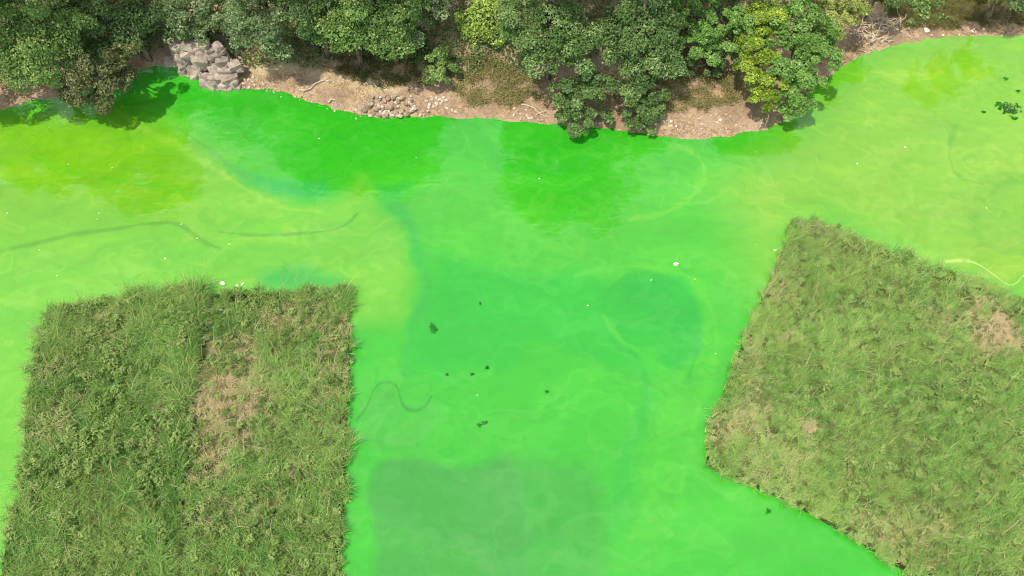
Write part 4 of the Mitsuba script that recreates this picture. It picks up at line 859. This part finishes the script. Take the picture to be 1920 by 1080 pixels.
# ------------------------------------------------------------------ trees
def crown_mesh(rs, lobes, pal, leaf, dens, per, clump):
    dark, light, tip = (np.asarray(c) for c in pal)
    parts = []
    for (lx, ly, lz, r, rz) in lobes:
        n = max(6, int(dens * r * r * 8.5))
        d = unit(rs.normal(size=(n, 3)))
        d[:, 2] = np.where(d[:, 2] < -0.55, -d[:, 2] * rs.uniform(0, 1, n), d[:, 2])
        rad = rs.uniform(0.62, 1.08, n) ** 0.7
        bump = 0.72 + 0.56 * meshkit.fbm(d * 1.6 + [lx, ly, lz], 3, 7)
        c = np.array([lx, ly, lz]) + d * (rad * bump)[:, None] * np.array([r, r, rz])
        cr = clump * rs.uniform(0.6, 1.35, n)
        up = unit(d * 0.7 + np.array([0, 0, 0.8]) + rs.normal(0, 0.25, (n, 3)))
        tone = rs.uniform(0, 1, n)
        m = np.maximum(12, (per * (cr / clump) ** 2).astype(int))
        idx = np.repeat(np.arange(n), m)
        N = len(idx)
        e = unit(rs.normal(size=(N, 3)))
        s = (e * up[idx]).sum(1)
        e = np.where((s < -0.2)[:, None], e - 1.6 * s[:, None] * up[idx], e)
        q = rs.uniform(0.35, 1.0, N) ** 0.5
        pos = c[idx] + e * (q * cr[idx])[:, None] * np.array([1, 1, 0.75])
        nrm = unit(e * 0.55 + up[idx] * 0.6 + rs.normal(0, 0.45, (N, 3)))
        ax = unit(np.cross(nrm, rs.normal(size=(N, 3))))
        t = np.clip(tone[idx] * 0.75 + rs.uniform(0, 0.4, N), 0, 1)
        col = dark * (1 - t[:, None]) + light * t[:, None]
        young = rs.uniform(0, 1, N) < 0.06 + 0.3 * (tone[idx] > 0.7)
        col = np.where(young[:, None], tip * rs.uniform(0.8, 1.15, (N, 1)), col)
        l = leaf * rs.uniform(0.7, 1.3, N)
        parts.append(leaf_quads(pos, ax, nrm, l, l * rs.uniform(0.5, 0.75, N), col))
    return join(parts)


def tree(name, label, cat, group, base, lobes, pal, leaf=0.165, dens=1.0, per=120, clump=0.56, trunk=0.16, seed=0):
    rs = np.random.RandomState(seed)
    k = thing(name, label, cat, group)
    bx, by = base
    bz = float(ground_z(bx, by)) - 0.15
    lob = np.asarray(lobes)
    top = lob[:, :3].mean(0)
    stem_top = np.array([bx * 0.55 + top[0] * 0.45, by * 0.55 + top[1] * 0.45, bz + max(0.5, (top[2] - bz) * 0.75)])
    pts = bent(rs, [bx, by, bz], stem_top, 6, 0.12)
    obj('trunk', tube(pts, np.linspace(trunk * 1.25, trunk * 0.6, 6), 8), 'bark_mat', k, smooth=60)
    for (lx, ly, lz, r, rz) in lobes:
        j = rs.randint(2, 6)
        limb = bent(rs, pts[j], [lx, ly, lz + 0.2 * rz], 5, 0.15)
        obj('limb', tube(limb, np.linspace(trunk * 0.55, trunk * 0.15, 5), 6), 'bark_mat', k, smooth=60)
    v, f, c = crown_mesh(rs, lobes, pal, leaf, dens, per, clump)
    obj('crown', (v, f), 'leaf_mat', k, color=c)
    return k


PAL = {
    'mid': ((0.122, 0.224, 0.068), (0.296, 0.476, 0.162), (0.484, 0.633, 0.244)),
    'dark': ((0.080, 0.159, 0.059), (0.190, 0.317, 0.122), (0.296, 0.422, 0.190)),
    'grey': ((0.135, 0.224, 0.108), (0.324, 0.449, 0.229), (0.511, 0.633, 0.378)),
    'blue': ((0.086, 0.175, 0.061), (0.252, 0.410, 0.154), (0.418, 0.568, 0.260)),
    'fresh': ((0.113, 0.251, 0.059), (0.286, 0.532, 0.148), (0.440, 0.655, 0.227)),
    'yellow': ((0.153, 0.276, 0.041), (0.409, 0.583, 0.099), (0.593, 0.716, 0.143)),
    'olive': ((0.202, 0.277, 0.080), (0.457, 0.554, 0.190), (0.671, 0.739, 0.297)),
    'vine': ((0.244, 0.397, 0.093), (0.511, 0.713, 0.190), (0.753, 0.871, 0.297)),
    'dull': ((0.092, 0.121, 0.049), (0.233, 0.272, 0.129), (0.368, 0.398, 0.222)),
}
for i, (name, label, cat, group, base, lobes, pal, kw) in enumerate(TREES):
    tree(name, label, cat, group, base, lobes, PAL[pal], seed=1000 + i, **kw)


# ------------------------------------------------------------------ growth on the bank
def bank_grass(seed, poly, density, height, cols, label, name='dry_grass', per=16, edge=0.5, width=(0.03, 0.065)):
    rs = np.random.RandomState(seed)
    P = np.asarray(poly)
    lo, hi = P.min(0) - edge, P.max(0) + edge
    n = int(density * np.prod(hi - lo))
    x, y = rs.uniform(lo[0], hi[0], n), rs.uniform(lo[1], hi[1], n)
    q = np.stack([x, y, 0 * x], -1)
    w = (meshkit.fbm(q * 0.8, 3, seed) - 0.5) * 2.6
    w2 = (meshkit.fbm(q * 0.8 + 30, 3, seed) - 0.5) * 2.6
    ok = inside(poly, x + w * edge, y + w2 * edge) & (meshkit.fbm(q * 1.3, 2, seed + 9) > 0.36) & (shore_d(x, y) > 0.35)
    x, y = x[ok], y[ok]
    b = np.repeat(np.stack([x, y, ground_z(x, y) - 0.03], 1), per, 0)
    N = len(b)
    b[:, :2] += rs.normal(0, 0.11, (N, 2))
    a = rs.uniform(0, 2 * np.pi, N)
    lean = np.stack([np.cos(a), np.sin(a) - 0.5], 1)
    t = np.clip(np.repeat(rs.uniform(0, 1, len(x)), per) * 0.7 + rs.uniform(-0.1, 0.4, N), 0, 1)
    col = col_mix(cols[0], cols[1], t)
    v, f, c = blades(rs, b, lean, height * rs.uniform(0.5, 1.3, N), rs.uniform(*width, N), col)
    key = numbered(name)
    scene[key] = ply((v, f), 'grass_mat', color=c)
    labels[key] = {'label': label, 'category': 'grass', 'kind': 'stuff'}


for i, (poly, dens, h, cols, label) in enumerate(BANK_GRASS):
    bank_grass(400 + i, poly, dens, h, cols, label)


def thicket(seed, poly, density, height, pal, label, leaf=0.2, name='undergrowth'):
    rs = np.random.RandomState(seed)
    P = np.asarray(poly)
    lo, hi = P.min(0), P.max(0)
    n = int(density * np.prod(hi - lo))
    x, y = rs.uniform(lo[0], hi[0], n), rs.uniform(lo[1], hi[1], n)
    q = np.stack([x, y, 0 * x], -1)
    w = (meshkit.fbm(q * 0.6, 3, seed) - 0.5) * 3
    hn = np.clip((meshkit.fbm(q * 0.9, 3, seed + 3) - 0.32) / 0.36, 0, 1)
    ok = inside(poly, x + w, y + w * 0.6) & (hn > (0.08 if density > 100 else -1)) & (shore_d(x, y) > 1.2)
    x, y, hn = x[ok], y[ok], hn[ok]
    N = len(x)
    pos = np.stack([x, y, ground_z(x, y) + height * (0.25 + hn) * rs.uniform(0.1, 1.0, N) ** 0.6], 1)
    nrm = unit(np.array([0, -0.2, 0.8]) + rs.normal(0, 0.55, (N, 3)))
    ax = unit(np.cross(nrm, rs.normal(size=(N, 3))))
    dark, light, tip = (np.asarray(c) for c in pal)
    t = np.clip(meshkit.fbm(np.stack([x, y, 0 * x], -1) * 1.4, 2, seed + 5) * 0.9 + rs.uniform(-0.25, 0.35, N), 0, 1)
    col = col_mix(dark, light, t)
    col = np.where((rs.uniform(0, 1, N) < 0.12)[:, None], tip, col)
    l = leaf * rs.uniform(0.6, 1.3, N)
    v, f, c = leaf_quads(pos, ax, nrm, l, l * 0.7, col)
    key = numbered(name)
    scene[key] = ply((v, f), 'leaf_mat', color=c)
    labels[key] = {'label': label, 'category': 'undergrowth', 'kind': 'stuff'}


for i, (poly, dens, h, pal, label) in enumerate(THICKETS):
    thicket(600 + i, poly, dens, h, PAL[pal], label)


# ------------------------------------------------------------------ rocks
def put_stone(rs, x, y, size, mat, label, group, name='stone', flat=0.65, lift=0.25, cat='stone', n=16):
    m = stone_mesh(rs, size, flat, n)
    z = max(float(ground_z(x, y)), -0.05) + size * flat * lift
    m.apply_translation([x, y, z])
    k = thing(name, label, cat, group)
    scene[k] = ply(m, mat)
    return k


rs = np.random.RandomState(77)
for (label, group, name, cat, mat, stones) in STONES:
    for x, y, s in stones:
        put_stone(rs, x, y, s, mat if isinstance(mat, str) else mat[rs.randint(len(mat))], label, group, name, cat=cat, flat=rs.uniform(0.5, 0.8), lift=rs.uniform(0.1, 0.5) if 'heap' not in label else rs.uniform(0.2, 1.6))

k = thing('rock_outcrop', 'jointed grey rock ledge in the green water at the left end of the sandy bank', 'rock')
rs = np.random.RandomState(5)
for x, y, s, zc in [(x + dx * s, y + dy * s, s * k, zc + dz * s) for x, y, s, zc in OUTCROP for dx, dy, dz, k in ((-0.1, 0.05, 0.0, 1.0), (0.38, -0.3, -0.15, 0.5))]:
    c8 = np.array([[i, j, k] for i in (-1, 1) for j in (-1, 1) for k in (-1, 1)], float) * 0.5
    pts = np.vstack([c8 * rs.uniform(0.74, 1.1, (8, 1)) + rs.normal(0, 0.06, (8, 3)), unit(rs.normal(size=(9, 3))) * rs.uniform(0.48, 0.62, (9, 1))])
    m = trimesh.convex.convex_hull(pts * s * np.array([rs.uniform(0.8, 1.5), rs.uniform(0.8, 1.4), rs.uniform(0.55, 0.9)]))
    m.apply_transform(trimesh.transformations.euler_matrix(rs.uniform(-0.2, 0.2), rs.uniform(-0.2, 0.3), rs.uniform(-0.3, 0.9)))
    m.apply_translation([x, y, zc])
    obj('block', m, 'bedrock_mat', k)


# ------------------------------------------------------------------ driftwood, brushwood, stakes, panel
def branch(points, r0, r1, label, cat='branch', group=None, name='driftwood_branch', forks=(), mat='dead_wood_mat'):
    k = thing(name, label, cat, group)
    p = np.asarray(points, float)
    ms = [tube(p, np.linspace(r0, r1, len(p)), 7)]
    for at, end in forks:
        a = p[at]
        mid = (a + np.asarray(end)) / 2 + [0.03, -0.02, 0.06]
        ms.append(tube([a, mid, end], np.linspace(r0 * 0.55, r1 * 0.5, 3), 6))
    scene[k] = ply(trimesh.util.concatenate(ms), mat, smooth=50)
    return k


def on_ground(xy, dz):
    return [[x, y, max(float(ground_z(x, y)), 0.0) + dz] for x, y in xy]


for label, pts, r0, r1, forks in BRANCHES:
    p = on_ground(pts, 0.1)
    branch(p, r0, r1, label, forks=[(i, on_ground([e], 0.15)[0]) for i, e in forks])
rs = np.random.RandomState(9)
for x, y in BRUSH:
    a, l = rs.normal(0.5, 0.9), rs.uniform(0.7, 1.9)
    z = float(ground_z(x, y)) + rs.uniform(0.1, 0.5)
    dx, dy, dz = math.cos(a) * l / 2, math.sin(a) * l / 2, rs.uniform(-0.3, 0.3)
    branch(bent(rs, [x - dx, y - dy, z - dz], [x + dx, y + dy, z + dz], 5, 0.2), rs.uniform(0.03, 0.06), 0.015,
           'pale dead branch in the tangled brushwood on the upper right bank', 'branch', 'dead branches of the brushwood heap', 'dead_branch')
for label, x, y, h, lean in STAKES:
    z = max(float(ground_z(x, y)), -0.1)
    k = thing('stake', label, 'stake')
    scene[k] = ply(tube([[x, y, z - 0.1], [x + lean * 0.5, y, z + h * 0.5], [x + lean, y + 0.05, z + h]], [0.045, 0.04, 0.03], 8), 'dead_wood_mat', smooth=50)

x, y = PANEL
z = float(ground_z(x, y))
k = thing('grey_panel', 'small pale grey panel on two thin legs, lying in shade under the leftmost trees', 'panel')
m = trimesh.creation.box([0.72, 0.5, 0.05])
m.apply_transform(trimesh.transformations.euler_matrix(0.35, 0.1, 0.5))
m.apply_translation([x, y, z + 0.62])
obj('board', m, 'panel_mat', k)
for s in (-0.25, 0.25):
    obj('leg', tube([[x + s, y + s * 0.4, z - 0.1], [x + s, y + s * 0.4, z + 0.6]], [0.022, 0.022], 6), 'panel_mat', k)

# ------------------------------------------------------------------ things floating on the scum
rs = np.random.RandomState(21)
for x, y, s, label in FLOATING:
    m = stone_mesh(rs, s, 0.45, 14)
    m.apply_translation([x, y, s * 0.12])
    k = thing('foam_piece', label, 'litter', 'white scraps floating on the scum')
    scene[k] = ply(m, 'foam_mat', smooth=35)
for x, y, s, label in SCRAPS:
    m = stone_mesh(rs, s, 0.5, 14)
    m.apply_translation([x, y, float(ground_z(x, y)) + s * 0.3])
    k = thing('white_scrap', label, 'litter', 'white scraps on the bank')
    scene[k] = ply(m, 'foam_mat', smooth=35)
for x, y, r, n, label in WEEDS:
    e = rs.normal(0, 0.45, (n, 2)) * r
    pos = np.stack([x + e[:, 0], y + e[:, 1] * 0.8, rs.uniform(0.01, 0.06, n)], 1)
    nrm = unit(np.array([0, 0, 1.0]) + rs.normal(0, 0.25, (n, 3)))
    ax = unit(np.cross(nrm, rs.normal(size=(n, 3))))
    col = col_mix((0.04, 0.14, 0.04), (0.08, 0.24, 0.07), rs.uniform(0, 1, n)) if r > 0.5 else col_mix((0.03, 0.22, 0.04), (0.05, 0.34, 0.06), rs.uniform(0, 1, n))
    l = rs.uniform(0.12, 0.26, n)
    v, f, c = leaf_quads(pos, ax, nrm, l, l * 0.6, col)
    k = thing('floating_weed', label, 'weed', 'dark weed clumps on the water')
    obj('leaves', (v, f), 'leaf_mat', k, color=c)
    stem = bent(rs, [x - r * 0.6, y - r * 0.3, 0.02], [x + r * 0.6, y + r * 0.3, 0.03], 4, 0.3)
    stem[:, 2] = 0.02
    obj('stem', tube(stem, np.full(4, 0.012), 5), 'bark_mat', k)
